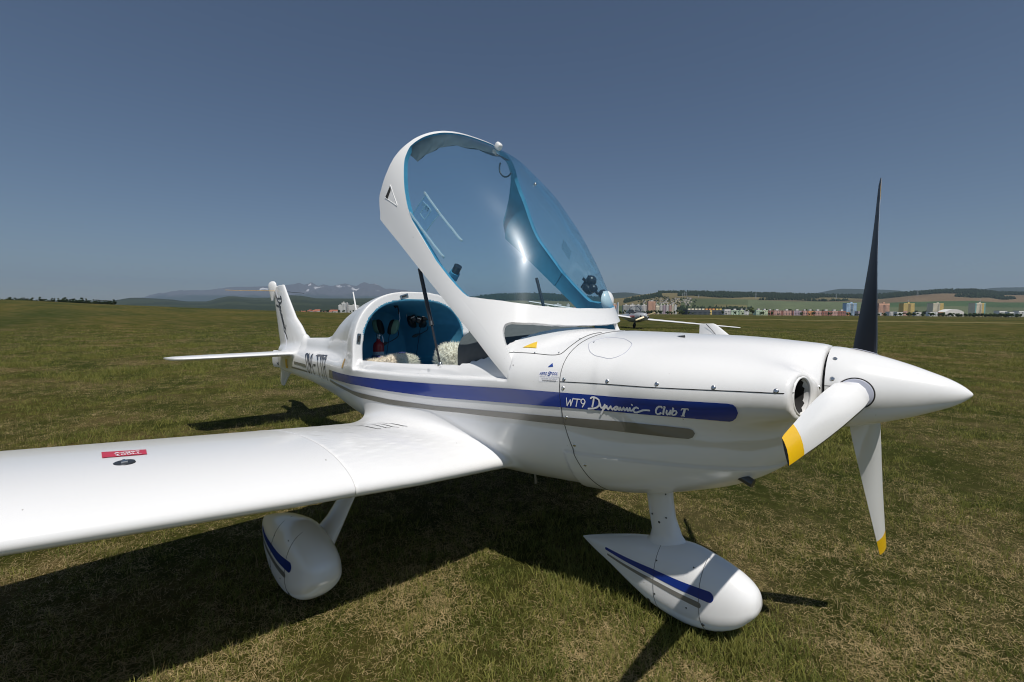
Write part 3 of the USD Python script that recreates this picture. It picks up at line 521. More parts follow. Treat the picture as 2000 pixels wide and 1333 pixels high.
# ---- wings with upturned tips
def foil_ring(le, c, n_dir, m=.02, t=.135, k=46, rise=.035):
    x, up, lo = naca(m=m, t=t, n=k); X = np.r_[x[::-1], x[1:-1]]; Zc = np.r_[up[::-1], lo[1:-1]]+rise*X
    return np.asarray(le)+np.outer(X*c, [-1, 0, 0])+np.outer(Zc*c, n_dir)
for sgn in (-1, 1):
    R = []
    for s in np.r_[np.linspace(1.2015, 2.7, 16), np.linspace(2.85, 4.25, 8)]:
        le, c, z0 = wing_at(s); R.append(foil_ring((le, sgn*s, z0), c, (0, 0, 1)))
    for s, le, c, z, tilt, t in ((4.36, -2.15, .65, -.125, 15, .12), (4.43, -2.20, .60, -.095, 45, .11), (4.475, -2.27, .53, -.04, 68, .10), (4.50, -2.38, .43, .04, 80, .09), (4.515, -2.49, .32, .13, 84, .08), (4.525, -2.585, .225, .205, 85, .08), (4.526, -2.62, .17, .215, 85, .05)):
        a = np.radians(tilt); R.append(foil_ring((le, sgn*s, z), c, (0, -sgn*np.sin(a), np.cos(a)), m=.015, t=t, rise=.01))
    w = atm("wing", loft_rings(R), "white", smooth=60)
    le, c, z0 = wing_at(1.2005); ring = foil_ring((le, sgn*1.2005, z0), c, (0, 0, 1)); o = np.roll(ring, -8, 0)
    x, up, lo = naca(m=.02, t=.135, n=46); cl = ring[:46]
    atm("panel_seam", tube_mesh(cl+[0, 0, .0002], .0011, 5), "soft_seam", smooth=True)
# the handwritten word on the inside of the port winglet
def wl_map(u, v):
    P = np.stack([u, 4.468+.37*(.10-.10)+0*u, v], -1); zz = v; yy = np.interp(zz, [-.095, -.04, .04, .13, .205], [4.43, 4.475, 4.50, 4.515, 4.525])-.028; P[:, 1] = yy; return P, np.tile([0., -.98, .17], (len(u), 1))
wl = strokes([[(-2.70+.30*a*.80-.0+.18*b*-1.0+.02, .185-.42*a*.62+.30*b*.6) for a, b in p] for p in SCRIPT], .0085); decal("lettering", wl, wl_map, "decal_dark", lift=.004, label="dark handwritten word on the port winglet")
# fuel filler and its sticker on the starboard wing
def wing_top(x, y):
    s = np.abs(y); le, c, z0 = wing_at(s); t = np.clip((le-x)/c, 0, 1); X, up, lo = naca(m=.02, t=.135)
    z = lambda t: z0+c*(np.interp(t, X, up)+.035*t)
    P = np.stack([x, y, z(t)], -1); dz = (z(np.clip(t+.01, 0, 1))-z(t-.01))/(-.02*c); N_ = np.stack([-dz, 0*x, 1+0*x], -1)
    return P, N_/np.linalg.norm(N_, axis=1, keepdims=True)
stk = Polygon([(-2.327, -1.909), (-2.29, -1.779), (-2.19, -1.786), (-2.206, -1.912)]); decal("fuel_sticker", stk, wing_top, "red_sticker", cell=.04)
# text on it reads from the wing tip towards the root
def on_sticker(txt, h, u0, v0):
    m = meshkit.text_mesh(txt, h, .001, True); v = np.asarray(m.vertices); f = np.asarray(m.faces); top = (v[f][:, :, 2] > .0005).all(1)
    g = shapely.union_all([Polygon(v[t][:, :2]).buffer(1e-6) for t in f[top]])
    return affinity.affine_transform(g, [0, -1.0, .62, 0, v0, u0])
decal("lettering", on_sticker("Avgas", .030, -1.877, -2.250), wing_top, "decal_white", lift=.0042, cell=.04) 
decal("lettering", on_sticker("100LL", .030, -1.877, -2.207), wing_top, "decal_white", lift=.0042, cell=.04) 
CAP = np.array([-2.105, -1.858]); P, N_ = wing_top(np.array([CAP[0]]), np.array([CAP[1]])); P, N_ = P[0], N_[0]
a = np.array([1., 0, 0]); a -= N_*(a@N_); a /= np.linalg.norm(a); b = np.cross(N_, a); B3 = np.stack([a, b, N_], 1)
cap = atm("fuel_cap", join([xf(trimesh.creation.revolve([(0, .004), (.026, .004), (.030, .003), (.0325, -.002)], sections=36), B3, P)]), "dark_metal", smooth=40)
atm("fuel_cap_latch", join([xf(boxm((-.02, -.004, .004), (.012, .004, .008)), B3, P), xf(boxm((.010, -.009, .004), (.018, .009, .010)), B3, P)]), "metal", cap)

# ---- tailplane, rudder line, skid, aerials
for sgn in (-1, 1):
    R = [foil_ring((np.interp(s, [r[0] for r in TAILP], [r[1] for r in TAILP]), sgn*s, .012), np.interp(s, [r[0] for r in TAILP], [r[2] for r in TAILP]), (0, 0, 1), m=0., t=.10, rise=0) for s in np.r_[np.linspace(.30, 1.1, 8), np.linspace(1.13, 1.235, 8)]]
    atm("tailplane", loft_rings(R), "white", smooth=50)
    E = [foil_ring((np.interp(s, [r[0] for r in TAILP], [r[1] for r in TAILP]), sgn*s, .012), np.interp(s, [r[0] for r in TAILP], [r[2] for r in TAILP]), (0, 0, 1), m=0., t=.10, rise=0)[16] for s in np.linspace(.33, 1.12, 8)]
    atm("elevator_gap", tube_mesh(np.array(E)+[0, 0, .0005], .0016, 5), "decal_grey", smooth=True)
fh = np.linspace(.06, .80, 16); fl = np.interp(fh, [r[0] for r in FIN], [r[1] for r in FIN]); ft = np.interp(fh, [r[0] for r in FIN], [r[2] for r in FIN]); hx = ft+.36*(fl-ft)
skin_line(np.stack([hx, skin_y(hx, fh), fh], 1), .0022, "decal_grey", "rudder_gap")
# balance horn of the rudder, turned out to starboard
R = []
for z, xc, L, t in ((.68, -6.47, .05, .006), (.76, -6.45, .11, .018), (.82, -6.44, .15, .027), (.87, -6.44, .17, .030), (.90, -6.44, .15, .026), (.922, -6.44, .10, .017), (.93, -6.44, .04, .006)):
    a = np.linspace(0, 2*np.pi, 24, endpoint=False); dx, dy = L/2*np.cos(a), t*np.sin(a); g = np.radians(12); R.append(np.stack([xc+dx*np.cos(g)+dy*np.sin(g), -.035-dx*np.sin(g)*-1+dy*np.cos(g), np.full(24, z)], 1))
atm("rudder_horn", loft_rings(R), "white", smooth=60)
for sgn, e in ((-1, (-6.31, -.60, .786)), (1, (-6.60, .42, .80))):
    atm("whisker_aerial", tube_mesh(np.linspace((-6.38, sgn*.03, .80), e, 6), np.linspace(.004, .0025, 6), 6), "dark_metal" if sgn > 0 else "decal_orange")
R = []
for z, x0, x1, t in ((-.16, -6.33, -5.90, .04), (-.24, -6.34, -5.98, .035), (-.32, -6.36, -6.12, .028), (-.38, -6.37, -6.20, .022), (-.415, -6.35, -6.24, .014), (-.425, -6.32, -6.27, .004)):
    a = np.linspace(0, 2*np.pi, 24, endpoint=False); R.append(np.stack([(x0+x1)/2+(x1-x0)/2*np.cos(a), t*np.sin(a), np.full(24, z)], 1))
atm("tail_skid", loft_rings(R), "white", smooth=60)
atm("tow_hook", join([tube_mesh([(-6.34, 0, -.13), (-6.40, -.01, -.15), (-6.43, -.01, -.13)], .018, 8), boxm((-6.38, -.03, -.16), (-6.33, .02, -.12))]), "black")
atm("aerial", tube_mesh(np.linspace((-4.13, 0, .42), (-4.19, 0, .625), 5), np.linspace(.009, .006, 5), 8), "white")
atm("drain_pipe", tube_mesh([(-1.745, -.12, -.56), (-1.742, -.12, -.64)], .006, 8), "silver")

atm("exhaust_pipe", tube_mesh([(-.70, -.13, -.33), (-.63, -.14, -.355), (-.585, -.145, -.372)], .017, 14), "dark_metal")
# ---- spinner and propeller
prof = [(0, 0), (-.006, .010), (-.02, .0235), (-.05, .0435), (-.10, .067), (-.14, .0845), (-.17, .096), (-.22, .1135), (-.28, .1315), (-.335, .143), (-.356, .145), (-.357, .140), (-.357, 0)]
pp = PchipInterpolator([-p[0] for p in prof[1:11]], [p[1] for p in prof[1:11]]); xs = np.linspace(.006, .356, 36); ang = np.linspace(0, 2*np.pi, 72, endpoint=False)
R = [np.stack([np.full(72, -x), -r*np.cos(ang), r*np.sin(ang)], 1) for x, r in [(0.0, .0005), (.0015, .0045)]+list(zip(xs, pp(xs)))+[(.3572, .140), (.3572, .02)]]
SPIN = atm("spinner", loft_rings(R), "white", smooth=50)
def spin_pt(x, a, h=0.): r = float(pp(-x))+h; return np.array([x, -r*np.cos(a), r*np.sin(a)])
atm("spinner_seam", tube_mesh([spin_pt(x, .125) for x in np.linspace(-.356, -.275, 8)], .001, 5), "gap", SPIN)
for x, a in ((-.335, .30), (-.335, .85), (-.335, -.02)):
    p = spin_pt(x, a, .001); nn = np.array([.1, -np.cos(a), np.sin(a)]); nn /= np.linalg.norm(nn); t = np.cross(nn, [1, 0, 0]); t /= np.linalg.norm(t)
    atm("screw", xf(trimesh.creation.revolve([(0, .002), (.005, .002), (.0075, -.001)], sections=14), np.stack([t, np.cross(nn, t), nn], 1), p), "metal", SPIN)
atm("nose_ring", loft_rings([np.stack([np.full(48, x), -r*np.cos(ang[::2][:36].repeat(1)[np.arange(48) % 36]) if False else -r*np.cos(np.linspace(0, 2*np.pi, 48, endpoint=False)), r*np.sin(np.linspace(0, 2*np.pi, 48, endpoint=False))], 1) for x, r in ((-.3685, .05), (-.3605, .05), (-.3605, .128), (-.3685, .128))]), "gap")
HUB = np.array([-.2755, 0, 0]); TH0 = -.483
BL = [(.10, .094, 52, .052), (.14, .102, 49, .043), (.20, .108, 44, .032), (.30, .106, 37, .024), (.42, .105, 28.5, .018), (.55, .100, 21.5, .014), (.68, .089, 17.5, .011), (.78, .076, 15.5, .0095), (.86, .066, 14.5, .008), (.897, .060, 14, .006)]
def blade_sections(k):
    t = TH0+k*2*np.pi/3; er = np.array([0, -np.sin(t), np.cos(t)]); et = np.array([0, -np.cos(t), -np.sin(t)])      # et: the way the blade moves (clockwise seen from the cabin)
    S = []
    for r in np.r_[np.linspace(.10, .30, 9), np.linspace(.33, .897, 22)]:
        c, be, th = (float(PchipInterpolator([b[0] for b in BL], [b[i] for b in BL])(r)) for i in (1, 2, 3)); be = np.radians(be)
        ch = np.cos(be)*et+np.sin(be)*np.array([1., 0, 0]); nf = np.cos(be)*np.array([1., 0, 0])-np.sin(be)*et      # towards the leading edge; front face
        sk = -.004*np.clip((r-.3)/.6, 0, 1)**2
        u = np.array([1, .96, .85, .65, .4, .15, 0]); hgt = np.array([0, .30, .62, .93, 1., .55, 0])
        cut = .010*(1-u)*(r > .89)                                                                                     # the tip is cut aslant
        top = [HUB+er*(r-q)+ch*((uu-.55)*c-sk)+nf*th*.75*hh for uu, hh, q in zip(u, hgt, .05*(1-u)*(r > .89)*0+cut)]
        bot = [HUB+er*(r-q)+ch*((uu-.55)*c-sk)-nf*th*.25*hh for uu, hh, q in zip(u[::-1], hgt[::-1], cut[::-1])]
        S.append((r, np.array(top), np.array(bot)))
    return S
for k, (nm, lab) in zip((0, 1, -1), (("propeller_blade", "upright propeller blade showing its black rear face"), ("propeller_blade", "propeller blade reaching out towards the wing side with a broad yellow tip"), ("propeller_blade", "lower propeller blade with a yellow tip"))):
    S = blade_sections(k); rs = np.array([s[0] for s in S]); top = np.array([s[1] for s in S]); bot = np.array([s[2] for s in S])
    g = UsdGeom.Xform.Define(stage, numbered(path_of(AC), nm)); g.GetPrim().SetCustomDataByKey("label", lab); gp = str(g.GetPath())
    mid = (top[-1]+bot[-1][::-1])/2
    V = np.vstack([bot.reshape(-1, 3)]); i, j = np.meshgrid(np.arange(len(S)-1), np.arange(6), indexing="ij"); q = np.stack([i*7+j, i*7+j+1, (i+1)*7+j+1, (i+1)*7+j], -1).reshape(-1, 4)
    ctr = (top+bot[:, ::-1]).mean((0, 1))
    def face(name, G, mat, rows):
        G = G[rows]; n = len(G); i, j = np.meshgrid(np.arange(n-1), np.arange(G.shape[1]-1), indexing="ij"); w_ = G.shape[1]; q = np.stack([i*w_+j, i*w_+j+1, (i+1)*w_+j+1, (i+1)*w_+j], -1).reshape(-1, 4)
        return aput(name, G.reshape(-1, 3), q, mat, gp, smooth=True)
    tipi = np.searchsorted(rs, .775)
    face("front_face", top[:, 1:], "white", slice(0, tipi+1)); face("yellow_tip", top[:, 1:], "yellow_paint", slice(tipi, None))
    face("rear_face", np.concatenate([bot], 1)[:, :-1], "blade_back", slice(0, None))
    edge = np.stack([bot[:, -2], bot[:, -1], top[:, 0], top[:, 1]], 1); face("leading_edge_strip", edge, "black", slice(0, None))
    capG = np.stack([top[-1], bot[-1][::-1]], 0); aput("tip_edge", capG.reshape(-1, 3), np.array([[a, a+1, a+8, a+7] for a in range(6)]), "black", gp)
    t = TH0+k*2*np.pi/3; er = np.array([0, -np.sin(t), np.cos(t)]); et = np.array([0, -np.cos(t), -np.sin(t)]); an = np.linspace(0, 2*np.pi, 40, endpoint=False)
    rr = lambda q, h: HUB+q*(np.cos(an)[:, None]*np.array([1., 0, 0])*1.0+np.sin(an)[:, None]*et)+er*h
    # the round opening in the spinner and the blade's collar in it
    def on_spin(q):
        P = HUB+q*(np.cos(an)[:, None]*np.array([1., 0, 0])+np.sin(an)[:, None]*et); R_ = pp(np.clip(-P[:, 0], .006, .356)); lat = P[:, 1:]@et[1:]; out = np.sqrt(np.maximum(R_**2-lat**2, 0)); return P+er*out[:, None]
    A_, B_ = on_spin(.0535), on_spin(.0495); V = np.vstack([A_+er*.0016, B_+er*.0016]); F = np.array([[i, (i+1) % 40, 40+(i+1) % 40, 40+i] for i in range(40)])
    aput("spinner_cutout", V, F, "gap", SPIN, smooth=True)
    C_ = on_spin(.047); V = np.vstack([B_+er*.0018, C_+er*.004, HUB+er*.13+np.zeros(3)]); F2 = [[i, (i+1) % 40, 40+(i+1) % 40] for i in range(40)]+[[i, 40+(i+1) % 40, 40+i] for i in range(40)]+[[40+i, 40+(i+1) % 40, 80] for i in range(40)]
    aput("blade_collar", V, np.array(F2), "decal_grey", gp, smooth=True)

# ---- landing gear
FAIR = [(-.895, -.905, -.911, .004), (-.79, -.868, -.945, .045), (-.695, -.838, -.978, .070), (-.55, -.797, -1.042, .100), (-.42, -.772, -1.092, .115), (-.294, -.757, -1.108, .120), (-.18, -.780, -1.090, .114), (-.09, -.812, -1.045, .097), (-.03, -.850, -.985, .068), (-.005, -.885, -.948, .034), (0, -.91, -.922, .004)]
def fair_mesh(x0, y0, z0=0., sc=1., n=44):
    xs = np.r_[np.linspace(-.895, -.1, 26), -.1+.1*np.sin(np.linspace(.08, np.pi/2, 14))]; R = []; a = np.linspace(0, 2*np.pi, n, endpoint=False)
    for x in xs:
        zt, zb, w = (float(interp(x, FAIR, k)) for k in (1, 2, 3)); e = 2/2.25
        zm = zb+.36*(zt-zb); sa = np.sin(a); R.append(np.stack([np.full(n, x0+x*sc), y0+sc*w*np.sign(np.cos(a))*np.abs(np.cos(a))**e, z0+zm+np.where(sa > 0, zt-zm, zm-zb)*np.sign(sa)*np.abs(sa)**e], 1))
    return loft_rings(R)
def fair_map(x0, y0, z0=0., side=-1):
    def f(x, z):
        X = x-x0; zt, zb, w = (interp(X, FAIR, k) for k in (1, 2, 3)); zm = zb+.36*(zt-zb); q = np.clip(np.abs(z-z0-zm)/np.where(z-z0 > zm, zt-zm, zm-zb), 0, .999); y = y0+side*w*(1-q**2.25)**(1/2.25)
        P = np.stack([x, y, z], -1); return P, np.tile([0., side, 0.15], (len(x), 1))/np.linalg.norm([0, 1, .15])
    return f
def band(pts, w0, w1): 
    P = dense(np.array(pts), .01); n = len(P); T = np.gradient(P, axis=0); T /= np.linalg.norm(T, axis=1, keepdims=True); S = np.stack([-T[:, 1], T[:, 0]], 1); w = np.linspace(w0, w1, n)[:, None]
    return Polygon(np.vstack([P-S*w, (P+S*w)[::-1]])).buffer(0).union(Point(P[-1]).buffer(w1)).union(Point(P[0]).buffer(w0))
def gear(name, x0, y0, z0, leg_rings, nose, seam=True):
    g = UsdGeom.Xform.Define(stage, numbered(path_of(AC), name)); gp = str(g.GetPath())
    atm("wheel_fairing", fair_mesh(x0, y0, z0), "white", gp, smooth=60)
    atm("leg", loft_rings(leg_rings), "white", gp, smooth=60)
    for side in ((-1,) if nose else (np.sign(y0),)):
        o = np.array([x0+.609 if True else 0, z0]); fm = fair_map(x0, y0, z0, side)
        decal("blue_stripe", band([(x0+.609-1.315, z0-.892), (x0+.609-1.05, z0-.893), (x0+.609-.78, z0-.905)], .006, .022), fm, "blue", gp, lift=.001)
        decal("silver_stripe", band([(x0+.609-1.30, z0-.915), (x0+.609-1.05, z0-.930), (x0+.609-.82, z0-.952)], .0045, .0125), fm, "silver", gp, lift=.001)
        for cx, zz in ((-1.01, (-.78, -1.09)), (-.80, (-.79, -1.085))) if seam else ():
            zs = np.linspace(zz[0]+.01, zz[1], 24); xx = x0+.609+cx+.02*np.sin((zs+.78)*8)+.18*(zs+.93)*(-.35); P, N_ = fm(xx, zs+z0); atm("panel_seam", tube_mesh(P, .0011, 5), "gap", gp)
        for cx, zc, r in ((-1.02, -.84, .004), (-.85, -.815, .004), (-1.02, -.985, .004), (-.87, -.985, .004), (-1.06, -1.035, .008), (-.805, -1.035, .008), (-1.03, -1.075, .004), (-.86, -1.088, .004)):
            P, N_ = fm(np.array([x0+.609+cx]), np.array([zc+z0])); s = trimesh.creation.icosphere(1, r); s.vertices = s.vertices*[1, .5, 1]+P[0]; atm("screw", s, "dark_metal", gp, smooth=True)
    R = .155; wv = []
    tor = trimesh.creation.torus(R-.055, .055, 32, 14); v = tor.vertices; tor.vertices = np.stack([v[:, 0]+x0-.30, v[:, 2]*.85+y0, v[:, 1]+z0-1.118+R+.0], 1)
    atm("tyre", tor, "rubber", gp, smooth=True)
    return gp
def oval(c, rx, ry, n=24): a = np.linspace(0, 2*np.pi, n, endpoint=False); return np.asarray(c)+np.stack([rx*np.cos(a), ry*np.sin(a), 0*a], 1)
legn = [oval((-1.05+.0, 0, -.50), .068, .036), oval((-1.046, 0, -.58), .066, .035), oval((-1.035, 0, -.66), .066, .034), oval((-1.015, 0, -.735), .074, .036), oval((-1.005, 0, -.775), .095, .045), oval((-1.0, 0, -.80), .13, .06)]
ng = gear("nose_gear", -.609, 0, 0, legn, True)
for x, z, r in ((-1.000, -.545, .004), (-1.07, -.655, .0045), (-1.0, -.655, .0045), (-1.035, -.685, .006)):
    s = trimesh.creation.icosphere(1, r); s.vertices = s.vertices*[1, .5, 1]+[x, -.034, z]; atm("screw", s, "dark_metal", ng, smooth=True)
for sgn in (-1, 1):
    P = [(-2.31, .80, -.40), (-2.31, .895, -.52), (-2.31, .965, -.62), (-2.30, 1.035, -.715), (-2.28, 1.12, -.80)]; R = []
    for i, (x, y, z) in enumerate(P):
        d = np.gradient(np.array(P), axis=0)[i]; d /= np.linalg.norm(d); up = np.cross([1., 0, 0], d); a = np.linspace(0, 2*np.pi, 24, endpoint=False); rx, rz = (.066, .014) if i < 2 else ((.072, .018), (.082, .028), (.10, .05))[i-2]
        q = np.array([x, y, z])+np.cos(a)[:, None]*rx*np.array([1., 0, 0])+np.sin(a)[:, None]*rz*up; q[:, 1] *= sgn; R.append(q)
    mg = gear("main_gear", -1.985, sgn*1.205, .10, R, False)
    q = np.array([(-2.31, .945, -.59)]); d = np.array([0, .075, -.105]); d /= np.linalg.norm(d); up = np.cross([1., 0, 0], d); a = np.linspace(0, 2*np.pi, 24, endpoint=False)
    rings = []
    for off in (-.012, .012):
        w_ = q[0]+d*off+np.cos(a)[:, None]*.074*np.array([1., 0, 0])+np.sin(a)[:, None]*.022*up; w_[:, 1] *= sgn; rings.append(w_)
    atm("leg_collar", loft_rings(rings), "white", mg)
# ---- the canopy, built shut and then swung up about its front hinges
TH = np.radians(43.4); HX, HZ = -1.50, .045
def swing(P):
    P = np.array(P, float); c, s = np.cos(TH), np.sin(TH); dx, dz = P[..., 0]-HX, P[..., 2]-HZ
    Q = P.copy(); Q[..., 0] = dx*c+dz*s+HX; Q[..., 2] = -dx*s+dz*c+HZ; return Q
def arch(x, q):
    """point of the closed canopy at x; q runs 0..1 from the starboard rail over the top to the port rail"""
    x, q = np.broadcast_arrays(np.asarray(x, float), np.asarray(q, float))
    zt, w, n = (interp(x, HOOD, k) for k in (1, 3, 4)); zb = rail_z(x); a = np.pi*q
    u = np.abs(np.sin(a))**(2/n); z = zb+(zt-zb)*u; v = np.clip(np.maximum(z, 0)/zt, 0, 1)
    y = w*(1-np.minimum(v, 1)**n).clip(0)**(1/n)
    return np.stack([x, -np.sign(np.cos(a))*y, z], -1)
FRONT = [(.0, -1.472), (.045, -1.468), (.075, -1.490), (.09, -1.572), (.109, -1.638), (.125, -1.681), (.152, -1.705), (.174, -1.691), (.219, -1.632), (.236, -1.599), (.245, -1.579), (.25, -1.575), (.7, -1.575)]
REAR = [(-.10, -2.90), (-.06, -2.925), (-.04, -2.94), (-.003, -2.995), (.032, -3.03), (.14, -3.055), (.284, -3.085), (.405, -3.088), (.7, -3.088)]
WINP = Polygon([(-2.319, .094), (-2.121, .094), (-2.0, .098), (-1.955, .108), (-1.935, .124), (-1.813, .205), (-1.718, .261), (-1.663, .291), (-1.648, .301), (-1.63, .33), (-1.63, .8), (-3.055, .8), (-3.058, .53), (-3.06, .46), (-3.045, .385), (-2.989, .324), (-2.90, .27), (-2.813, .214), (-2.688, .152), (-2.60, .130), (-2.529, .115), (-2.42, .10)])
NQ = 151
qs = np.linspace(0, 1, NQ); qs = .5+.5*np.sign(qs-.5)*np.abs(2*qs-1)**.8
rows = []
for q in qs:
    xx = np.linspace(-3.2, -1.46, 700); P = arch(xx, q)
    # the front and rear outlines are given against height: find where this line crosses them
    fx = np.interp(P[:, 2], [r[0] for r in FRONT], [r[1] for r in FRONT]); rx = np.interp(P[:, 2], [r[0] for r in REAR], [r[1] for r in REAR])
    ok = (xx <= fx) & (xx >= rx); xr, xf_ = xx[ok][0], xx[ok][-1]
    w = shapely.contains_xy(WINP, xx, P[:, 2]) & ok
    a, b = (xx[w][0], xx[w][-1]) if w.any() else (np.nan, np.nan)
    rows.append((xr, a, b, xf_))
rows = np.array(rows); has = ~np.isnan(rows[:, 1]); ip, iq = np.nonzero(has)[0][[0, -1]]
rows[~has, 1] = rows[~has, 2] = -2.28
for i in (ip, iq): rows[i, 1:3] = -2.28                       # the window's lowest line closes to a point
for c in (0, 1, 2, 3):
    s = rows[:, c].copy(); k = slice(ip+1, iq) if c in (1, 2) else slice(0, NQ)
    t = s[k]; t2 = t.copy(); t2[1:-1] = (t[:-2]+2*t[1:-1]+t[2:])/4; rows[k, c] = t2
def patch(c0, c1, n, lo=0, hi=NQ, power=1.):
    u = np.linspace(0, 1, n); X = rows[lo:hi, c0][:, None]*(1-u)+rows[lo:hi, c1][:, None]*u
    return arch(X, np.broadcast_to(qs[lo:hi, None], X.shape))
def normals_of(G):
    # outward normals of the smooth arch surface, by differences along x and q at the surface itself
    e = 1e-3; x = G[..., 0]; q = np.broadcast_to(QG, x.shape)
    du = arch(x+e, q)-arch(x-e, q); dv = arch(x, np.clip(q+e, 0, 1))-arch(x, np.clip(q-e, 0, 1)); N = np.cross(dv, du); N /= np.linalg.norm(N, axis=-1, keepdims=True)+1e-12
    s = np.sign((N*(G-np.array([-2.3, 0, -.1]))).sum(-1, keepdims=True)); return N*s
def quads(n, m): i, j = np.meshgrid(np.arange(n-1), np.arange(m-1), indexing="ij"); return np.stack([i*m+j, i*m+j+1, (i+1)*m+j+1, (i+1)*m+j], -1).reshape(-1, 4)
CAN = UsdGeom.Xform.Define(stage, numbered(path_of(AC), "canopy")); CANP = str(CAN.GetPath())
def cput(name, V, F, mat, parent=CANP, smooth=30, label=None): return aput(name, swing(V), F, mat, parent, smooth=smooth, label=label)
def ctm(name, m, mat, parent=CANP, smooth=30): m = m.copy(); m.vertices = swing(m.vertices); return atm(name, m, mat, parent, smooth)
for nm, c0, c1, n in (("rear", 0, 1, 26), ("front", 2, 3, 26)):
    G = patch(c0, c1, n); QG = qs[:, None]; Nn = normals_of(G); Q_ = quads(NQ, n)
    th = (.030 if nm == "rear" else .026)*np.ones(G.shape[:2]+(1,))
    I = G-Nn*th
    skin_t = G-Nn*.004
    cput("canopy_frame", G.reshape(-1, 3), Q_, "white", smooth=40)
    # edges of the frame round its border, white; inner face upholstered in blue
    def strip(A, B, mat, name):
        m = len(A); V = np.vstack([A, B]); F = np.array([[i, i+1, m+i+1, m+i] for i in range(m-1)]); cput(name, V, F, mat, smooth=40)
    out0, out1 = (0, -1) if nm == "rear" else (-1, 0)
    strip(G[:, out0], I[:, out0], "white", "frame_edge"); strip(G[0], I[0], "white", "frame_edge"); strip(G[-1], I[-1], "white", "frame_edge")
    strip(G[ip:iq+1, out1], I[ip:iq+1, out1], "lining", "frame_lining")
    cput("frame_lining", I.reshape(-1, 3), Q_, "lining", smooth=40)
G = patch(1, 2, 60, ip, iq+1); QG = qs[ip:iq+1, None]; Nn = normals_of(G); G = G-Nn*.003
glassN = Nn
GL = aput("canopy_glass", swing(G).reshape(-1, 3), quads(iq-ip+1, 60), "glass", CANP, N=(swing(G+glassN*.01)-swing(G)).reshape(-1, 3)/.01)
# sun shade cloth gathered under the top of the hoop, grab loop, top lamp
rng = np.random.default_rng(5); nx, nq = 22, 70
X = np.linspace(0, 1, nx)[:, None]; qq = np.linspace(.20, .56, nq)[None, :]; XX = np.broadcast_to(-3.045+.12*X*(1+.6*smoothstep(qq, .3, .5)), (nx, nq)); QQ = np.broadcast_to(qq, (nx, nq))
P = arch(XX, QQ); cdir = np.array([-2.9, 0, .18])-P; cdir[..., 0] = 0; cdir /= np.linalg.norm(cdir, axis=-1, keepdims=True)
sag = np.sin(X*np.pi*.85)**.7*(.026+.022*meshkit.noise(np.stack([XX*6, QQ*17, 0*XX], -1), 3)+.012*np.abs(np.sin(QQ*46+X*5)))
P = P+cdir*(.008+sag)[..., None]
cput("sun_shade", P.reshape(-1, 3), quads(nx, nq), "shade_cloth", smooth=20)
a = np.linspace(0, np.pi, 12); c0 = arch(-2.62, .47)
ctm("grab_loop", tube_mesh(np.stack([c0[0]-.06*np.cos(a), np.full(12, c0[1]), c0[2]-.02-.05*np.sin(a)], 1), .005, 8), "dark_metal")
tl = arch(-2.85, .5); ctm("roof_lamp", xf(rbox((.05, .035, .045), .012), None, tl+[0, 0, .02]), "white", smooth=True)
ctm("roof_knob", xf(trimesh.creation.icosphere(2, .009), None, arch(-2.42, .5)+[0, 0, .004]), "metal", smooth=True)
# sliding vent window in the starboard glass: two rails, a sliding pane with a latch
def on_glass(x, z, off=-.006):
    """closed glass point at (x, z), starboard"""
    q = np.linspace(.0, .5, 400); P = arch(np.full(400, x), q); i = np.argmin(np.abs(P[:, 2]-z)); QG_ = q[i]; return P[i]+np.array([0, -off, 0])
VR = [((-2.655, .287), (-2.24, .259)), ((-2.66, .146), (-2.258, .137))]
for (x0, z0), (x1, z1) in VR:
    L = np.array([on_glass(x, z) for x, z in zip(np.linspace(x0, x1, 14), np.linspace(z0, z1, 14))])
    ctm("vent_rail", tube_mesh(smooth_line(L, 14), .0075, 8), "clear_part")
    for e in (L[0], L[-1], L[5]): ctm("rail_stop", xf(rbox((.018, .012, .014), .003), None, e), "clear_part")
L = np.array([[on_glass(x, z) for z in np.linspace(.146, .282, 8)] for x in np.linspace(-2.645, -2.47, 8)]) 
vp = cput("vent_pane", L.reshape(-1, 3)+[0, .004, 0], quads(8, 8), "glass")
for e in (L[0], L[-1]): ctm("pane_edge", tube_mesh(e+[0, .004, 0], .003, 6), "clear_part")
c = on_glass(-2.60, .235); ctm("vent_latch", join([xf(boxm((-.035, -.004, -.012), (.035, .004, .012)), None, c+[0, .012, 0]), xf(boxm((-.028, -.006, -.004), (.0, .006, .004)), None, c+[0, .02, 0])]), "decal_grey")
fr = [on_glass(x, z) for x, z in ((-2.59, .255), (-2.53, .252), (-2.53, .190), (-2.59, .193), (-2.59, .255))]
ctm("vent_opening_rim", tube_mesh(dense(fr, .02), .003, 6), "clear_part")
# NACA vent scoop in the starboard hoop
def on_frame(x, z, off=.0):
    p = on_glass(x, z, 0.); return p+np.array([0, -off, 0])
tri_o = [(-2.955, .070), (-2.957, .156), (-2.79, .112)]
P = np.array([on_frame(*t, .0015) for t in tri_o]); cen_ = P.mean(0)
rec = [on_frame(-2.952, .076, .0022), on_frame(-2.954, .151, .0022), on_frame(-2.928, .142, .0022), on_frame(-2.922, .080, .0022)]
aput("vent_scoop", swing(np.array(rec)), [[0, 1, 2], [0, 2, 3]], "gap", CANP)
ctm("vent_scoop_lip", tube_mesh(dense([P[0], P[2], P[1]], .02), .0022, 6), "white")
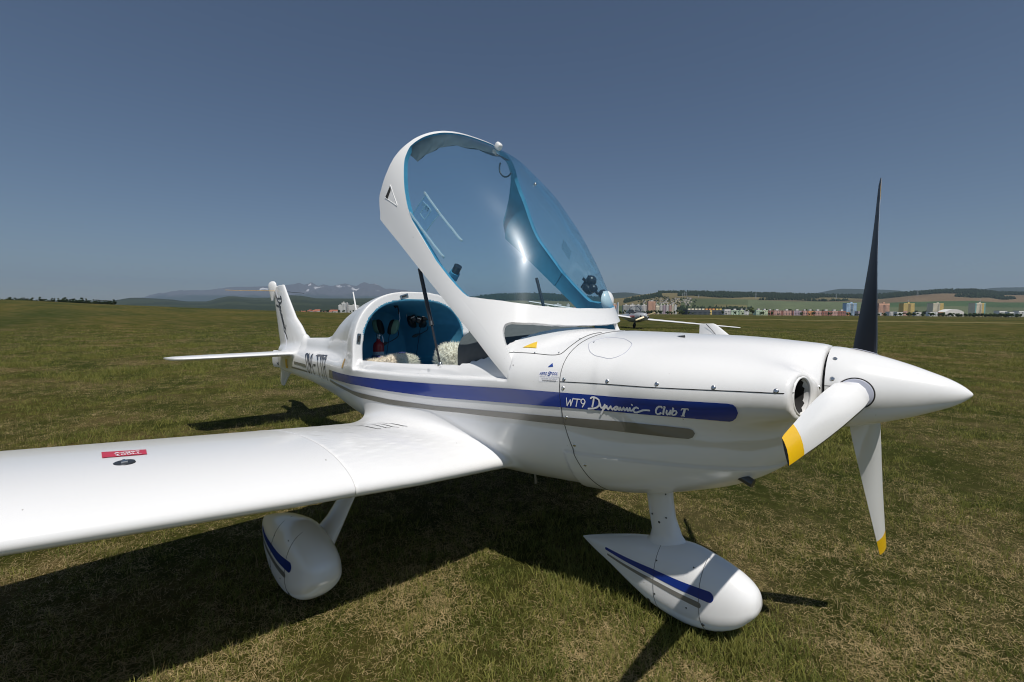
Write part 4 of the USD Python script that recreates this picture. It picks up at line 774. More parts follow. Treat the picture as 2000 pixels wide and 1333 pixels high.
# port: placard on the glass, compass bracket at the front
pl = arch(np.linspace(-2.40, -2.28, 5)[:, None], np.linspace(.835, .875, 5)[None, :]); cput("placard", pl.reshape(-1, 3)-[0, .012, 0], quads(5, 5), "clear_part")
cb = np.array([-1.96, .40, .21])
comp = [xf(rbox((.07, .06, .05), .015), None, cb+[0, 0, -.01]), xf(trimesh.creation.icosphere(2, .035), None, cb+[-.03, .02, .035]), xf(trimesh.creation.icosphere(2, .028), None, cb+[.045, -.03, .03]), xf(rbox((.16, .012, .018), .004), None, cb+[.0, .0, .015]), xf(rbox((.015, .05, .10), .005), None, cb+[-.05, .02, .01]), xf(trimesh.creation.icosphere(2, .03), None, cb+[.085, .04, .02])]
ctm("compass_mount", join(comp), "black", smooth=40)
kn = np.array([-2.166, -.500, .095]); ctm("latch_knob", join([xf(trimesh.creation.cylinder(.022, .045, sections=18), None, kn+[0, .012, .03])]), "black"); ctm("latch_base", xf(trimesh.creation.cylinder(.028, .04, sections=18), None, kn+[0, .012, -.008]), "lining")
# mirror for glider towing, outside the port windscreen
mp = np.array([-1.56, .44, .245]); 
s = trimesh.creation.icosphere(3, 1.0); v = s.vertices*[.035, .058, .060]; v[:, 0] = np.where(v[:, 0] < 0, v[:, 0]*.25, v[:, 0]); s.vertices = v+[-1.565, .36, .39]
atm("towing_mirror", s, "white", smooth=True); atm("mirror_stalk", tube_mesh([(-1.565, .36, .34), (-1.60, .33, .28), (-1.63, .31, .24)], .008, 8), "black")
# gas struts
zs = sill_z(-2.1)
for sgn in (-1, 1):
    b0 = np.array([-2.09, sgn*.492, zs+.02]); t0 = swing(arch(-2.55, .03 if sgn < 0 else .97))-[0, sgn*.03, 0]
    b0, t0 = np.array([-2.095, sgn*.495, .045]), np.array([-2.262, sgn*.50, .60])
    d = t0-b0
    st = atm("gas_strut", tube_mesh([b0+d*.42, t0], .0115, 12), "black", smooth=40); atm("strut_rod", tube_mesh([b0+d*.03, b0+d*.42], .006, 10), "black", st); atm("strut_collar", tube_mesh([b0+d*.405, b0+d*.445], .0135, 12), "dark_metal", st)
    atm("strut_foot", join([xf(rbox((.03, .022, .05), .004), None, b0+[0, 0, -.018]), xf(rbox((.05, .04, .008), .003), None, b0+[.005, 0, -.035]), xf(trimesh.creation.icosphere(2, .011), None, b0+[0, 0, .008])]), "metal", smooth=40)
# hinge caps
for sgn in (-1, 1): atm("hinge_cap", tube_mesh([(HX+.022, sgn*.528, .075), (HX+.032, sgn*.531, .045), (HX+.026, sgn*.532, .012)], .002, 6), "gap")
# striker plates on the hood's front face
for a0, hor in ((-172+180, False), (78, True)):
    pass
def hood_front(q, inset):
    p = arch(-3.091, q); c = np.array([-3.091, 0, .12]); d = c-p; d /= np.linalg.norm(d); return p+d*inset
for q in (.105, .46):
    p = hood_front(q, .036); d = hood_front(q, .05)-hood_front(q, .02); d /= np.linalg.norm(d); t = np.cross([1., 0, 0], d); B = np.stack([[1., 0, 0], d, t], 1)
    pl = atm("striker_plate", xf(rbox((.006, .030, .075), .0025), B, p+[.003, 0, 0]), "metal", smooth=40); atm("striker_slot", xf(boxm((.0031, -.006, -.022), (.0042, .006, .022)), B, p+[.003, 0, 0]), "gap", pl)

# ---- cockpit: glareshield, seats, things stowed behind them
nq, nx = 40, 12; R = []
for k, x in enumerate(np.linspace(-1.54, -2.07, nx)):
    u = k/(nx-1); zt = .215+.062*np.sin(np.clip(u*1.35, 0, 1)*np.pi/2)-.02*u**4; w = .465+.005*u; z0 = .01+.01*u; a = np.linspace(0, np.pi, nq); e = 2/2.7
    dx = -.035*np.cos(a)**2*0
    R.append(np.stack([np.full(nq, x)+.10*u*np.abs(np.cos(a))**4, -w*np.sign(np.cos(a))*np.abs(np.cos(a))**e, z0+(zt-z0)*np.abs(np.sin(a))**e], 1))
R = np.array(R); aput("glareshield", R.reshape(-1, 3), quads(nx, nq), "glare", smooth=40)
last = R[-1]; low = last.copy(); low[:, 2] = np.minimum(last[:, 2]-.05, -.05); low[:, 0] += .06; aput("instrument_panel", np.vstack([last, low]), np.array([[i, i+1, nq+i+1, nq+i] for i in range(nq-1)]), "black", smooth=False)
pf = [trimesh.creation.cylinder(.04, .012, sections=24)]
for y in (-.3, -.18, -.06, .06, .18, .3):
    m = trimesh.creation.cylinder(.038, .014, sections=24); m.vertices = m.vertices[:, [2, 1, 0]]+[-2.03, y, .09]; atm("dial", m, "dark_metal")
for sgn in (-1, 1):
    b = rbox((.14, .44, .62), .05); cs, sn = np.cos(np.radians(-24)), np.sin(np.radians(-24)); b.vertices = b.vertices@np.array([[cs, 0, sn], [0, 1, 0], [-sn, 0, cs]]).T+[-2.95, sgn*.235, -.37]; atm("seat_back", b, "lining")
    b = rbox((.52, .44, .10), .04); b.vertices = b.vertices+[-2.55, sgn*.235, -.37]; atm("seat", b, "lining")
# ---------------------------------------------------------------- loose things in the cockpit (each stands or hangs there)
def fleece(name, label, c, e, seed, group=None):
    c = W(c); t = thing(name, label, "seat cover", c)
    s = trimesh.creation.icosphere(5, 1.0); v = s.vertices; v = np.sign(v)*np.abs(v)**.75; n = meshkit.fbm(v*7+seed, 4, seed)[:, None]; n2 = meshkit.fbm(v*26+seed, 2, seed+3)[:, None]
    v = v*(1+.18*(n-.5)+.03*(n2-.5)); put("pile", v*np.array(e)+c, s.faces, "fleece", t, smooth=True)
    rng = np.random.default_rng(seed); idx = rng.integers(0, len(v), 5200); d = s.vertices[idx]+rng.normal(0, .45, (5200, 3)); d /= np.linalg.norm(d, axis=1, keepdims=True); d[:, 2] -= .2
    base = v[idx]*np.array(e)+c; a = np.cross(d, rng.normal(0, 1, (5200, 3))); a /= np.linalg.norm(a, axis=1, keepdims=True); L = rng.uniform(.014, .032, (5200, 1))
    V = np.stack([base-a*.0012, base+a*.0012, base+d*L], 1).reshape(-1, 3); put("tuft", V, np.arange(len(V)).reshape(-1, 3), "fleece", t, smooth=False).SetCustomDataByKey("kind", "stuff")
    return t
fleece("sheepskin_cover", "cream sheepskin tuft at the cockpit's aft corner under the fire extinguisher", (-3.24, -.30, -.03), (.06, .10, .055), 1)
fleece("sheepskin_cover", "cream sheepskin on the seat back between the two blue belts", (-3.12, -.19, -.005), (.06, .13, .06), 2)
fleece("sheepskin_cover", "cream sheepskin lump just left of the canopy strut's foot", (-2.92, -.26, .00), (.06, .13, .07), 3)
fleece("sheepskin_cover", "tall cream sheepskin on the seat beside the instrument panel", (-2.45, -.14, .02), (.10, .11, .13), 4)
def belt(label, P, w=.05):
    P = W(smooth_line(np.array(P), 16)); T = np.gradient(P, axis=0); S = np.cross(T, [0, 0, 1.]); S /= np.linalg.norm(S, axis=1, keepdims=True)
    t = thing("seat_belt", label, "belt", P[0]); up = np.array([0, 0, .003]); R = np.stack([P-S*w/2, P+S*w/2, P+S*w/2+up, P-S*w/2+up], 1); m = loft_rings(R)
    tm("webbing", m, "belt", t, smooth=30); tm("stitching", tube_mesh(P+up, .0015, 4), "decal_grey", t)
belt("dark blue shoulder belt over the sheepskin nearest the fire extinguisher", [(-3.62, -.10, .02), (-3.40, -.19, .045), (-3.20, -.235, .03), (-3.06, -.28, -.08)])
belt("dark blue shoulder belt arching between the two middle sheepskins", [(-3.62, .10, .0), (-3.30, -.02, .065), (-3.05, -.19, .06), (-2.92, -.24, -.08)])
# headsets hung from the hood
def headset(label, c, yaw, cup_mat, sc=1.):
    c = W(c); t = thing("headset", label, "headset", c); cs, sn = np.cos(yaw), np.sin(yaw); Rz = np.array([[cs, -sn, 0], [sn, cs, 0], [0, 0, 1.]])
    loc = lambda P: sc*np.asarray(P, float)@Rz.T+c
    a = np.linspace(-.15, np.pi+.15, 24); arc = np.stack([0*a, .085*np.cos(a), .02+.085*np.sin(a)], 1)
    tm("headband", tube_mesh(loc(arc), .006, 8), "black", t, smooth=True)
    a = np.linspace(.45, np.pi-.45, 12); tm("head_pad", tube_mesh(loc(np.stack([0*a, .08*np.cos(a), .018+.08*np.sin(a)], 1)), .017, 10), "rubber", t, smooth=True)
    for sg in (-1, 1):
        tm("yoke", tube_mesh(loc([(0, sg*.088, .02), (0, sg*.092, -.02), (.01, sg*.082, -.06)]), .004, 6), "metal", t, smooth=True)
        R = []; an = np.linspace(0, 2*np.pi, 28, endpoint=False)
        for d, r in ((-.004, .010), (0, .030), (.012, .040), (.028, .043), (.033, .041)):
            R.append(np.stack([.85*r*np.cos(an), np.full(28, sg*(.088-d)), -.075+1.15*r*np.sin(an)], 1))
        R = np.array(R); R[..., 1] += sg*.25*(R[..., 2]+.04) ; tm("ear_cup", loft_rings(loc(R.reshape(-1, 3)).reshape(R.shape)), cup_mat, t, smooth=50)
        R = []
        for d, r in ((.033, .041), (.045, .044), (.058, .036), (.058, .02)): R.append(np.stack([.85*r*np.cos(an), np.full(28, sg*(.088-d)), -.075+1.15*r*np.sin(an)], 1))
        R = np.array(R); R[..., 1] += sg*.25*(R[..., 2]+.04); tm("ear_cushion", loft_rings(loc(R.reshape(-1, 3)).reshape(R.shape)), "rubber", t, smooth=50)
    tm("microphone_boom", tube_mesh(loc(smooth_line(np.array([(.0, .075, -.09), (.02, .085, -.13), (.03, .05, -.16), (.03, .01, -.178)]), 12)), .0035, 6), "black", t, smooth=True)
    s = trimesh.creation.icosphere(2, 1.); s.vertices = loc(s.vertices*[.013, .032, .013]@np.array([[1, 0, 0], [0, .92, .38], [0, -.38, .92]])+[.03, -.012, -.186]); tm("microphone", s, "shade_cloth", t, smooth=True)
    tm("cable", tube_mesh(loc(smooth_line(np.array([(-.02, .02, -.10), (-.03, .0, -.22), (-.03, -.02, -.36), (-.03, -.03, -.5)]), 14)), .0025, 5), "black", t, smooth=True)
    return t
headset("green and black headset hanging inside the cockpit above the fire extinguisher", (-3.50, -.045, .375), -.77, "headset_green", 1.3)
# black headset and camera bundle
h2 = headset("black headset hanging behind the canopy strut", (-3.50, .27, .40), -.77, "black", 1.1)
bx = W((-3.46, .26, .345)); t = thing("intercom_cluster", "cluster of black switch boxes with bright edges beside the black headset", "equipment", bx)
for i, (dy, dz, rot) in enumerate(((-.05, .0, .4), (0., -.01, -.3), (.05, .01, .2))):
    m = rbox((.05, .045, .06), .008); c, s = np.cos(rot), np.sin(rot); RZ = np.array([[.718, .696, 0], [-.696, .718, 0], [0, 0, 1.]]); m.vertices = (m.vertices@np.array([[1, 0, 0], [0, c, -s], [0, s, c]]).T+[0, dy, dz])@RZ.T+bx; tm("box", m, "black", t)
    m = boxm((.0255, -.018, .008), (.028, .018, .014)); m.vertices = (m.vertices@np.array([[1, 0, 0], [0, c, -s], [0, s, c]]).T+[0, dy, dz])@RZ.T+bx; tm("edge_strip", m, "metal", t)
# fire extinguisher
c = W((-3.50, -.125, .02)); t = thing("fire_extinguisher", "small red fire extinguisher strapped upright in the cockpit's aft corner", "fire extinguisher", c)
tm("bottle", xf(trimesh.creation.revolve([(0, -.12), (.040, -.12), (.045, -.112), (.045, .10), (.038, .125), (.018, .142), (.016, .16), (0, .16)], sections=36), None, c), "ext_red", t, smooth=45)
tm("label", xf(trimesh.creation.revolve([(.0456, -.03), (.0460, -.03), (.0460, .055), (.0456, .055)], sections=36), None, c), "ext_label", t, smooth=45)
tm("strap", xf(trimesh.creation.revolve([(.0462, -.07), (.0475, -.07), (.0475, -.045), (.0462, -.045)], sections=36), None, c), "dark_metal", t, smooth=45)
tm("valve", join([xf(trimesh.creation.cylinder(.014, .035, sections=18), None, c+[0, 0, .172]), xf(rbox((.03, .03, .02), .005), None, c+[0, 0, .19])]), "metal", t)
tm("handle", tube_mesh(c+np.array([[0, 0, .195], [.03, .0, .205], [.05, .01, .185], [.056, .015, .13]]), .006, 8), "metal", t, smooth=True)
tm("gauge", xf(trimesh.creation.icosphere(2, .013), None, c+[.02, -.018, .175]), "metal", t, smooth=True)
# ---------------------------------------------------------------- where things stand: a picture point and a distance give a place in the world
FH = np.array([np.cos(YAW), np.sin(YAW), 0.]); RH = np.array([np.sin(YAW), -np.cos(YAW), 0.])
def at(px, py, d):
    v = _f+_r*(px-1000)/FPX-_u*(py-666.5)/FPX; return CAM+v*(d/(v@FH))
def bearing(px): return np.arctan((np.asarray(px, float)-1000)/FPX)          # to the right of the view axis
# ---------------------------------------------------------------- terrain
LEFT = [(-180, 3.0), (-120, 4.6), (-75, 6.6), (-58, 7.6), (-48.2, 6.7), (-41.8, 4.9), (-37.6, 3.9), (-31.6, 2.7), (-26.7, 1.7), (-21, .9), (-15, .3), (-8, .0), (60, 0.), (110, .4), (180, 3.0)]
def ground_z(x, y):
    x, y = np.asarray(x, float), np.asarray(y, float); dx, dy = x-CAM[0], y-CAM[1]; r = np.hypot(dx, dy); b = np.degrees((YAW-np.arctan2(dy, dx)+np.pi) % (2*np.pi)-np.pi)
    L = PchipInterpolator([p[0] for p in LEFT], [p[1] for p in LEFT])(b)
    z = L*smoothstep(r, 22, 360)-.0046*np.clip(r-60, 0, 1200)*smoothstep(r, 60, 240)-.012*np.clip(r-380, 0, 900)*np.clip(L/3, 0, 1)
    n = meshkit.fbm(np.stack([x*.45, y*.45, 0*x], -1), 3, 4)-.5; n2 = meshkit.fbm(np.stack([x*.012, y*.03, 0*x], -1), 3, 8)-.5
    return z+.05*n*smoothstep(r, .5, 5)*(1-smoothstep(np.hypot(x+1.8, y), 3.2, 1.2))+.5*n2*smoothstep(r, 25, 160)
NR, NA = 230, 520
rr = np.r_[0, np.geomspace(.6, 9000, NR)]
aa = np.linspace(0, 2*np.pi, NA, endpoint=False)
Rg, Ag = np.meshgrid(rr[1:], aa, indexing="ij"); X = CAM[0]+Rg*np.cos(Ag); Y = CAM[1]+Rg*np.sin(Ag); Zg = ground_z(X, Y)-smoothstep(Rg, 1500, 9000)*25
V = np.vstack([[[CAM[0], CAM[1], float(ground_z(CAM[0], CAM[1]))]], np.stack([X, Y, Zg], -1).reshape(-1, 3)])
i, j = np.meshgrid(np.arange(NR-1), np.arange(NA), indexing="ij"); q = 1+np.stack([i*NA+j, (i+1)*NA+j, (i+1)*NA+(j+1) % NA, i*NA+(j+1) % NA], -1).reshape(-1, 4)
F = np.vstack([q[:, [0, 1, 2]], q[:, [0, 2, 3]], [[0, 1+k, 1+(k+1) % NA] for k in range(NA)]])
LOOK["turf"] = usdkit.material(stage, "/World/Looks/turf", {
    "g": ("geometry", {}), "n1": ("noise_texture", {"scale": .75, "detail": 6.0, "roughness": .62}), "n2": ("noise_texture", {"scale": 9.0, "detail": 6.0, "roughness": .7}), "n3": ("noise_texture", {"scale": 70.0, "detail": 4.0, "roughness": .7}),
    "mp": ("mapping", {"scale": (.012, .07, 1.0), "rotation": (0, 0, -.35)}), "n4": ("noise_texture", {"scale": 1.0, "detail": 6.0, "roughness": .6}),
    "r1": ("rgb_ramp", {"ramp": [(.36, (.082, .098, .020)), (.50, (.140, .130, .036)), (.63, (.25, .185, .086))]}),
    "r2": ("rgb_ramp", {"ramp": [(.28, (.50, .52, .50)), (.72, (1., 1., 1.))]}), "r3": ("rgb_ramp", {"ramp": [(.3, (.55, .55, .55)), (.7, (1., 1., 1.))]}),
    "r4": ("rgb_ramp", {"ramp": [(.36, (.50, .66, .58)), (.50, (.80, .84, .75)), (.62, (1., .95, .80))]}),
    "m1": ("mix_color", {"blend_type": "multiply", "fac": 1.0}), "m2": ("mix_color", {"blend_type": "multiply", "fac": 1.0}), "m3": ("mix_color", {"blend_type": "multiply", "fac": 1.0}),
    "b": ("bump", {"strength": 1.0, "distance": .03}), "p": ("principled_bsdf", {"roughness": .95, "specular_ior_level": .05})},
    [("g.position", "n1.vector"), ("g.position", "n2.vector"), ("g.position", "n3.vector"), ("g.position", "mp.vector"), ("mp.vector", "n4.vector"), ("n1.fac", "r1.fac"), ("n2.fac", "r2.fac"), ("n3.fac", "r3.fac"), ("n4.fac", "r4.fac"),
     ("r1.color", "m1.a"), ("r2.color", "m1.b"), ("m1.result", "m2.a"), ("r3.color", "m2.b"), ("m2.result", "m3.a"), ("r4.color", "m3.b"), ("m3.result", "p.base_color"), ("n3.fac", "b.height"), ("b.normal", "p.normal")], surface="p.BSDF")
tag(put("ground", V, F, "turf", None, smooth=True), "mown airfield turf with dry patches stretching to the town", "ground", kind="structure")
# pale worn strip across the far turf
mat("worn_grass", (.175, .150, .065), .95, spec=.05, vary=.25, vscale=.3)
mat("dry_margin", (.16, .14, .055), .95, spec=.05, vary=.3, vscale=.05)
def strip(name, label, A, B, w, m, n=60):
    P = np.array(A)[None, :]*(1-np.linspace(0, 1, n)[:, None])+np.array(B)[None, :]*np.linspace(0, 1, n)[:, None]; d = (P[-1]-P[0])[:2]; d /= np.linalg.norm(d); s = np.array([-d[1], d[0]]); rg_ = np.random.default_rng(3)
    wl, wr = w*(.5+.22*(meshkit.fbm(np.stack([np.arange(n)*.6, 0*np.arange(n), 0*np.arange(n)], 1), 3, 1)-.5)), w*(.5+.22*(meshkit.fbm(np.stack([np.arange(n)*.6, 9+0*np.arange(n), 0*np.arange(n)], 1), 3, 2)-.5))
    G = [P[:, :2]+s*wl[:, None], P[:, :2]+s*.0, P[:, :2]-s*wr[:, None]]; V = np.stack([np.c_[g, ground_z(g[:, 0], g[:, 1])+.03] for g in G], 1); return tag(put(name, V.reshape(-1, 3), np.array([[i*3+k, i*3+k+1, i*3+k+4, i*3+k+3] for i in range(n-1) for k in range(2)]), m, None, smooth=True), label, "path", kind="structure")
def gp(px, py):
    v = _f+_r*(px-1000)/FPX-_u*(py-666.5)/FPX; t = np.linspace(5, 400, 4000); P = CAM+v*t[:, None]; k = np.argmax(P[:, 2] < ground_z(P[:, 0], P[:, 1])); return P[k]
strip("path", "pale worn strip running across the turf beyond the propeller", gp(1300, 622.0), gp(2250, 636), 5.5, "worn_grass")

# ---------------------------------------------------------------- grass blades and weeds near the camera
def leaf_mat(name, a, b):
    LOOK[name] = usdkit.material(stage, "/World/Looks/"+name, {"o": ("object_info", {}), "g": ("geometry", {}), "mxr": ("math", {"math_type": "add"}), "fr": ("math", {"math_type": "fraction"}), "r": ("rgb_ramp", {"ramp": [(0., a), (1., b)]}),
        "d": ("principled_bsdf", {"roughness": .6, "specular_ior_level": .25}), "t": ("translucent_bsdf", {}), "m": ("mix_closure", {"fac": .28})},
        [("o.random", "mxr.value1"), ("g.random_per_island", "mxr.value2"), ("mxr.value", "fr.value1"), ("fr.value", "r.fac"), ("r.color", "d.base_color"), ("r.color", "t.color"), ("d.BSDF", "m.closure1"), ("t.BSDF", "m.closure2")], surface="m.closure")
leaf_mat("blade_green", (.095, .120, .020), (.27, .255, .065)); leaf_mat("blade_dry", (.26, .195, .08), (.58, .45, .24)); leaf_mat("weed_leaf", (.06, .13, .015), (.14, .23, .04))
rng = np.random.default_rng(11)
def clump(n, L, w, spread, lean, seed, flat=0.):
    g = np.random.default_rng(seed); V, F = [], []
    for k in range(n):
        a = g.uniform(0, 2*np.pi); d = np.array([np.cos(a), np.sin(a), 0]); s = np.array([-d[1], d[0], 0]); l = L*g.uniform(.5, 1.15); ln = lean*g.uniform(.2, 1.3); b = np.r_[g.normal(0, spread, 2), 0]
        tw = g.uniform(0, np.pi); s = np.cos(tw)*s+np.sin(tw)*d*.6
        pts = [b+d*l*ln*t**1.6*.9+np.array([0, 0, l*(t*(1-flat)-.35*ln*t*t)]) for t in (0, .5, 1.)]; ww = [w, w*.8, 0]
        o = len(V)
        for p, q in zip(pts[:2], ww[:2]): V += [p-s*q/2, p+s*q/2]
        V.append(pts[2]); F += [[o, o+1, o+3], [o, o+3, o+2], [o+2, o+3, o+4]]
    return np.array(V), np.array(F)
def scatter(name, label, protos, pts, scales, rots, which, cat="grass"):
    inst = UsdGeom.PointInstancer.Define(stage, numbered("/World", name)); rel = inst.CreatePrototypesRel()
    for k, (nm, V, F, m) in enumerate(protos):
        p = usdkit.mesh(stage, f"{inst.GetPath()}/{nm}" if k == 0 else f"{inst.GetPath()}/{nm}_{k:03d}", (V, F), LOOK[m], smooth=False); rel.AddTarget(p.GetPath())
    n = len(pts); inst.CreateProtoIndicesAttr(Vt.IntArray.FromNumpy(np.asarray(which, np.int32))); inst.CreatePositionsAttr(Vt.Vec3fArray.FromNumpy(np.asarray(pts, np.float32)))
    sc = np.asarray(scales, np.float32); sc = np.repeat(sc[:, None], 3, 1) if sc.ndim == 1 else sc; inst.CreateScalesAttr(Vt.Vec3fArray.FromNumpy(np.ascontiguousarray(sc)))
    inst.CreateOrientationsAttr(Vt.QuathArray([Gf.Quath(float(math.cos(a/2)), 0., 0., float(math.sin(a/2))) for a in rots]))
    return tag(inst, label, cat, kind="stuff")
def field_pts(n, r0, r1, power, seed, b0=-54, b1=54):
    g = np.random.default_rng(seed); u = g.random(n); r = (r0**power+(r1**power-r0**power)*u)**(1/power); b = np.radians(g.uniform(b0, b1, n)); a = YAW-b
    x, y = CAM[0]+r*np.cos(a), CAM[1]+r*np.sin(a); return np.stack([x, y, ground_z(x, y)], 1), r
P, r = field_pts(270000, 1.5, 55, .62, 1)
dry = meshkit.fbm(np.stack([P[:, 0]*.75+7, P[:, 1]*.75, 0*r], 1), 5, 21); lush = meshkit.fbm(np.stack([P[:, 0]*2.3, P[:, 1]*2.3+4, 0*r], 1), 4, 33)
g = np.random.default_rng(2); t = g.random(len(P)); pd = smoothstep(dry+.35*(lush-.5), .38, .56)
keep = (g.random(len(P)) < np.clip(.45+1.6*(lush-.35), .25, 1)) & (g.random(len(P)) > smoothstep(r, 14, 52))
protos = [("green_blades", *clump(12, .028, .0022, .018, 1.1, 1), "blade_green"), ("green_blades", *clump(12, .022, .0025, .022, 1.4, 2), "blade_green"), ("green_blades", *clump(11, .055, .0026, .016, .7, 3), "blade_green"),
          ("dry_blades", *clump(12, .030, .0018, .022, 1.6, 4, .5), "blade_dry"), ("dry_blades", *clump(11, .024, .0019, .02, 2.2, 5, .75), "blade_dry"), ("dry_blades", *clump(4, .060, .0015, .012, .8, 6), "blade_dry")]
which = np.where(t < .24+.52*pd, np.where(g.random(len(P)) < .93, 3+g.integers(0, 2, len(P)), 5), np.where(g.random(len(P)) < np.clip(1.25-1.3*lush, .45, .97), g.integers(0, 2, len(P)), 2))
sc = (.55+.75*lush+.35*g.random(len(P)))*(1+.05*np.minimum(r, 25))*np.where(which < 3, .75+.5*(1-pd), 1.)
scatter("grass", "short mixed green and straw coloured grass covering the airfield", protos, P[keep], sc[keep], g.uniform(0, 6.28, keep.sum()), which[keep])
# broad leaved weeds, singly
def rosette(n, L, w, seed):
    g = np.random.default_rng(seed); V, F = [], []
    for k in range(n):
        a = k*2.4+g.uniform(-.3, .3); d = np.array([np.cos(a), np.sin(a), 0]); s = np.array([-d[1], d[0], 0]); l = L*g.uniform(.6, 1.1); up = g.uniform(.15, .75); o = len(V)
        for tt, q in ((0, .25), (.3, .7), (.6, 1.), (.85, .7)):
            p = d*l*tt+np.array([0, 0, l*up*(tt-.6*tt*tt)]); V += [p-s*w*q/2, p+s*w*q/2]
        V.append(d*l+np.array([0, 0, l*up*.38])); F += [[o, o+1, o+3], [o, o+3, o+2], [o+2, o+3, o+5], [o+2, o+5, o+4], [o+4, o+5, o+7], [o+4, o+7, o+6], [o+6, o+7, o+8]]
    return np.array(V), np.array(F)
weeds = [(1000, 1240, 1.25, "leafy green weed clump in the turf left of the nose wheel"), (1020, 1300, .95, "small bright weed rosette at the picture's lower edge"), (640, 1325, .9, "weed rosette at the lower edge below the main wheel"), (1130, 1190, .9, "dark green grassy weed tuft by the shadow's edge beside the nose wheel's tail"), (905, 1150, 1.05, "dark weed patch in the sunny turf between the two wheel shadows"),
         (1860, 1010, 1.1, "low weed patch far right of the propeller in the turf"), (1840, 1190, 1.2, "leafy weed patch at the right below the propeller tips"), (1750, 1120, .9, "weed rosette below the lowest propeller tip"), (1590, 930, 1.1, "green weed patch between cowling and lower propeller blade"), (1820, 1275, 1.3, "weed clump in the lower right corner of the turf")]
for k, (px, py, s, lab) in enumerate(weeds):
    p = gp(px, py); t = thing("weed", lab, "weed", p-[0, 0, .005]); g = np.random.default_rng(50+k); VV, FF, n0 = [], [], 0
    for i in range(7):
        v, f = rosette(9, .075*s, .017*s, 100*k+i); o = np.r_[g.normal(0, .055*s, 2), 0]; VV.append(v+o+p); FF.append(f+n0); n0 += len(v)
    put("leaves", np.vstack(VV), np.vstack(FF), "weed_leaf", t, smooth=False)
# ---------------------------------------------------------------- hills, mountains, woods
def vmat(name, rough=.95):
    LOOK[name] = usdkit.material(stage, "/World/Looks/"+name, {"a": ("attribute", {"attribute": "tint"}), "g": ("geometry", {}), "n": ("noise_texture", {"scale": .02, "detail": 6.0, "roughness": .7}), "r": ("rgb_ramp", {"ramp": [(.3, (.75, .75, .75)), (.7, (1., 1., 1.))]}),
        "m": ("mix_color", {"blend_type": "multiply", "fac": 1.0}), "p": ("principled_bsdf", {"roughness": rough, "specular_ior_level": .05})}, [("g.position", "n.vector"), ("n.fac", "r.fac"), ("a.color", "m.a"), ("r.color", "m.b"), ("m.result", "p.base_color")], surface="p.BSDF")
vmat("fields"); vmat("rock")
def tint(prim, C): UsdGeom.PrimvarsAPI(prim).CreatePrimvar("tint", Sdf.ValueTypeNames.Color3fArray, "vertex").Set(Vt.Vec3fArray.FromNumpy(np.asarray(C, np.float32)))
def ridge(name, label, pts, d0, d1, d2, colour, mat_, nb=500, nr=60, rough=.05, power=1.0, zfoot=-9.):
    """terrain rising from distance d0 to a crest at d1 that shows at the given picture points, then falling to d2"""
    pts = np.array(pts, float); px = np.linspace(pts[0, 0], pts[-1, 0], nb); py = PchipInterpolator(pts[:, 0], pts[:, 1])(px)
    u = np.r_[np.linspace(0, 1, nr), 1+np.linspace(.12, 1, 8)]; V = np.empty((nb, len(u), 3)); U = np.empty((nb, len(u)))
    for i in range(nb):
        top = at(px[i], py[i], d1)
        for j, t in enumerate(u):
            d = d0+(d1-d0)*t if t <= 1 else d1+(d2-d1)*(t-1); p = CAM+(top-CAM)*np.array([1, 1, 0])*d/d1; h = t**power if t <= 1 else 1-(t-1)
            V[i, j] = [p[0], p[1], zfoot+(top[2]-zfoot)*h]; U[i, j] = t
    n = meshkit.fbm(V*[9/(d1), 9/d1, 0]+3, 5, len(name))-.5; amp = np.sin(np.clip(U, 0, 1)*np.pi)+.0; V[..., 2] += n*(V[..., 2]-zfoot)*rough*8*np.clip(amp, 0, 1)
    p = put(name, V.reshape(-1, 3), quads(nb, len(u))[:, ::-1], mat_, None, smooth=True); tint(p, colour(np.repeat(px, len(u)), U.ravel(), V.reshape(-1, 3))); tag(p, label, "hills", kind="structure"); return px, u, V
HILL = [(860, 596), (900, 586), (950, 578), (1000, 575), (1060, 575), (1100, 577), (1150, 581), (1190, 584), (1220, 582), (1245, 577), (1270, 574), (1290, 570.5), (1320, 570), (1400, 571), (1450, 572.5), (1500, 573.5), (1600, 576), (1650, 577), (1700, 577), (1750, 573), (1800, 570), (1850, 567), (1900, 566), (1930, 569), (1960, 572), (2000, 572), (2100, 573), (2300, 580)]
def is_wood(px, u):
    w = ((px > 1285)*(px < 1600)*(u > .66-.05*np.sin(px*.05)) | (px > 1595)*(px < 1960)*(u > .72-.06*np.sin(px*.03)) | (px > 1218)*(px < 1300)*(np.abs(u-(.62+.0022*(px-1218))) < .12) | (px < 1190)*(u > .5) | (px >= 1955)*(u > .82))
    clearing = (px > 1292)*(px < 1324)*(u > .62)*(u < .9)
    hedge = (px > 1480)*(px < 1660)*(np.abs(u-.56-.03*np.sin(px*.05)) < .018) | (px > 1865)*(px < 1985)*(np.abs(u-.60) < .045+.02*np.sin(px*.1)) | (px > 1250)*(px < 1470)*(np.abs(u-.12) < .03)
    return (w & ~clearing) | hedge
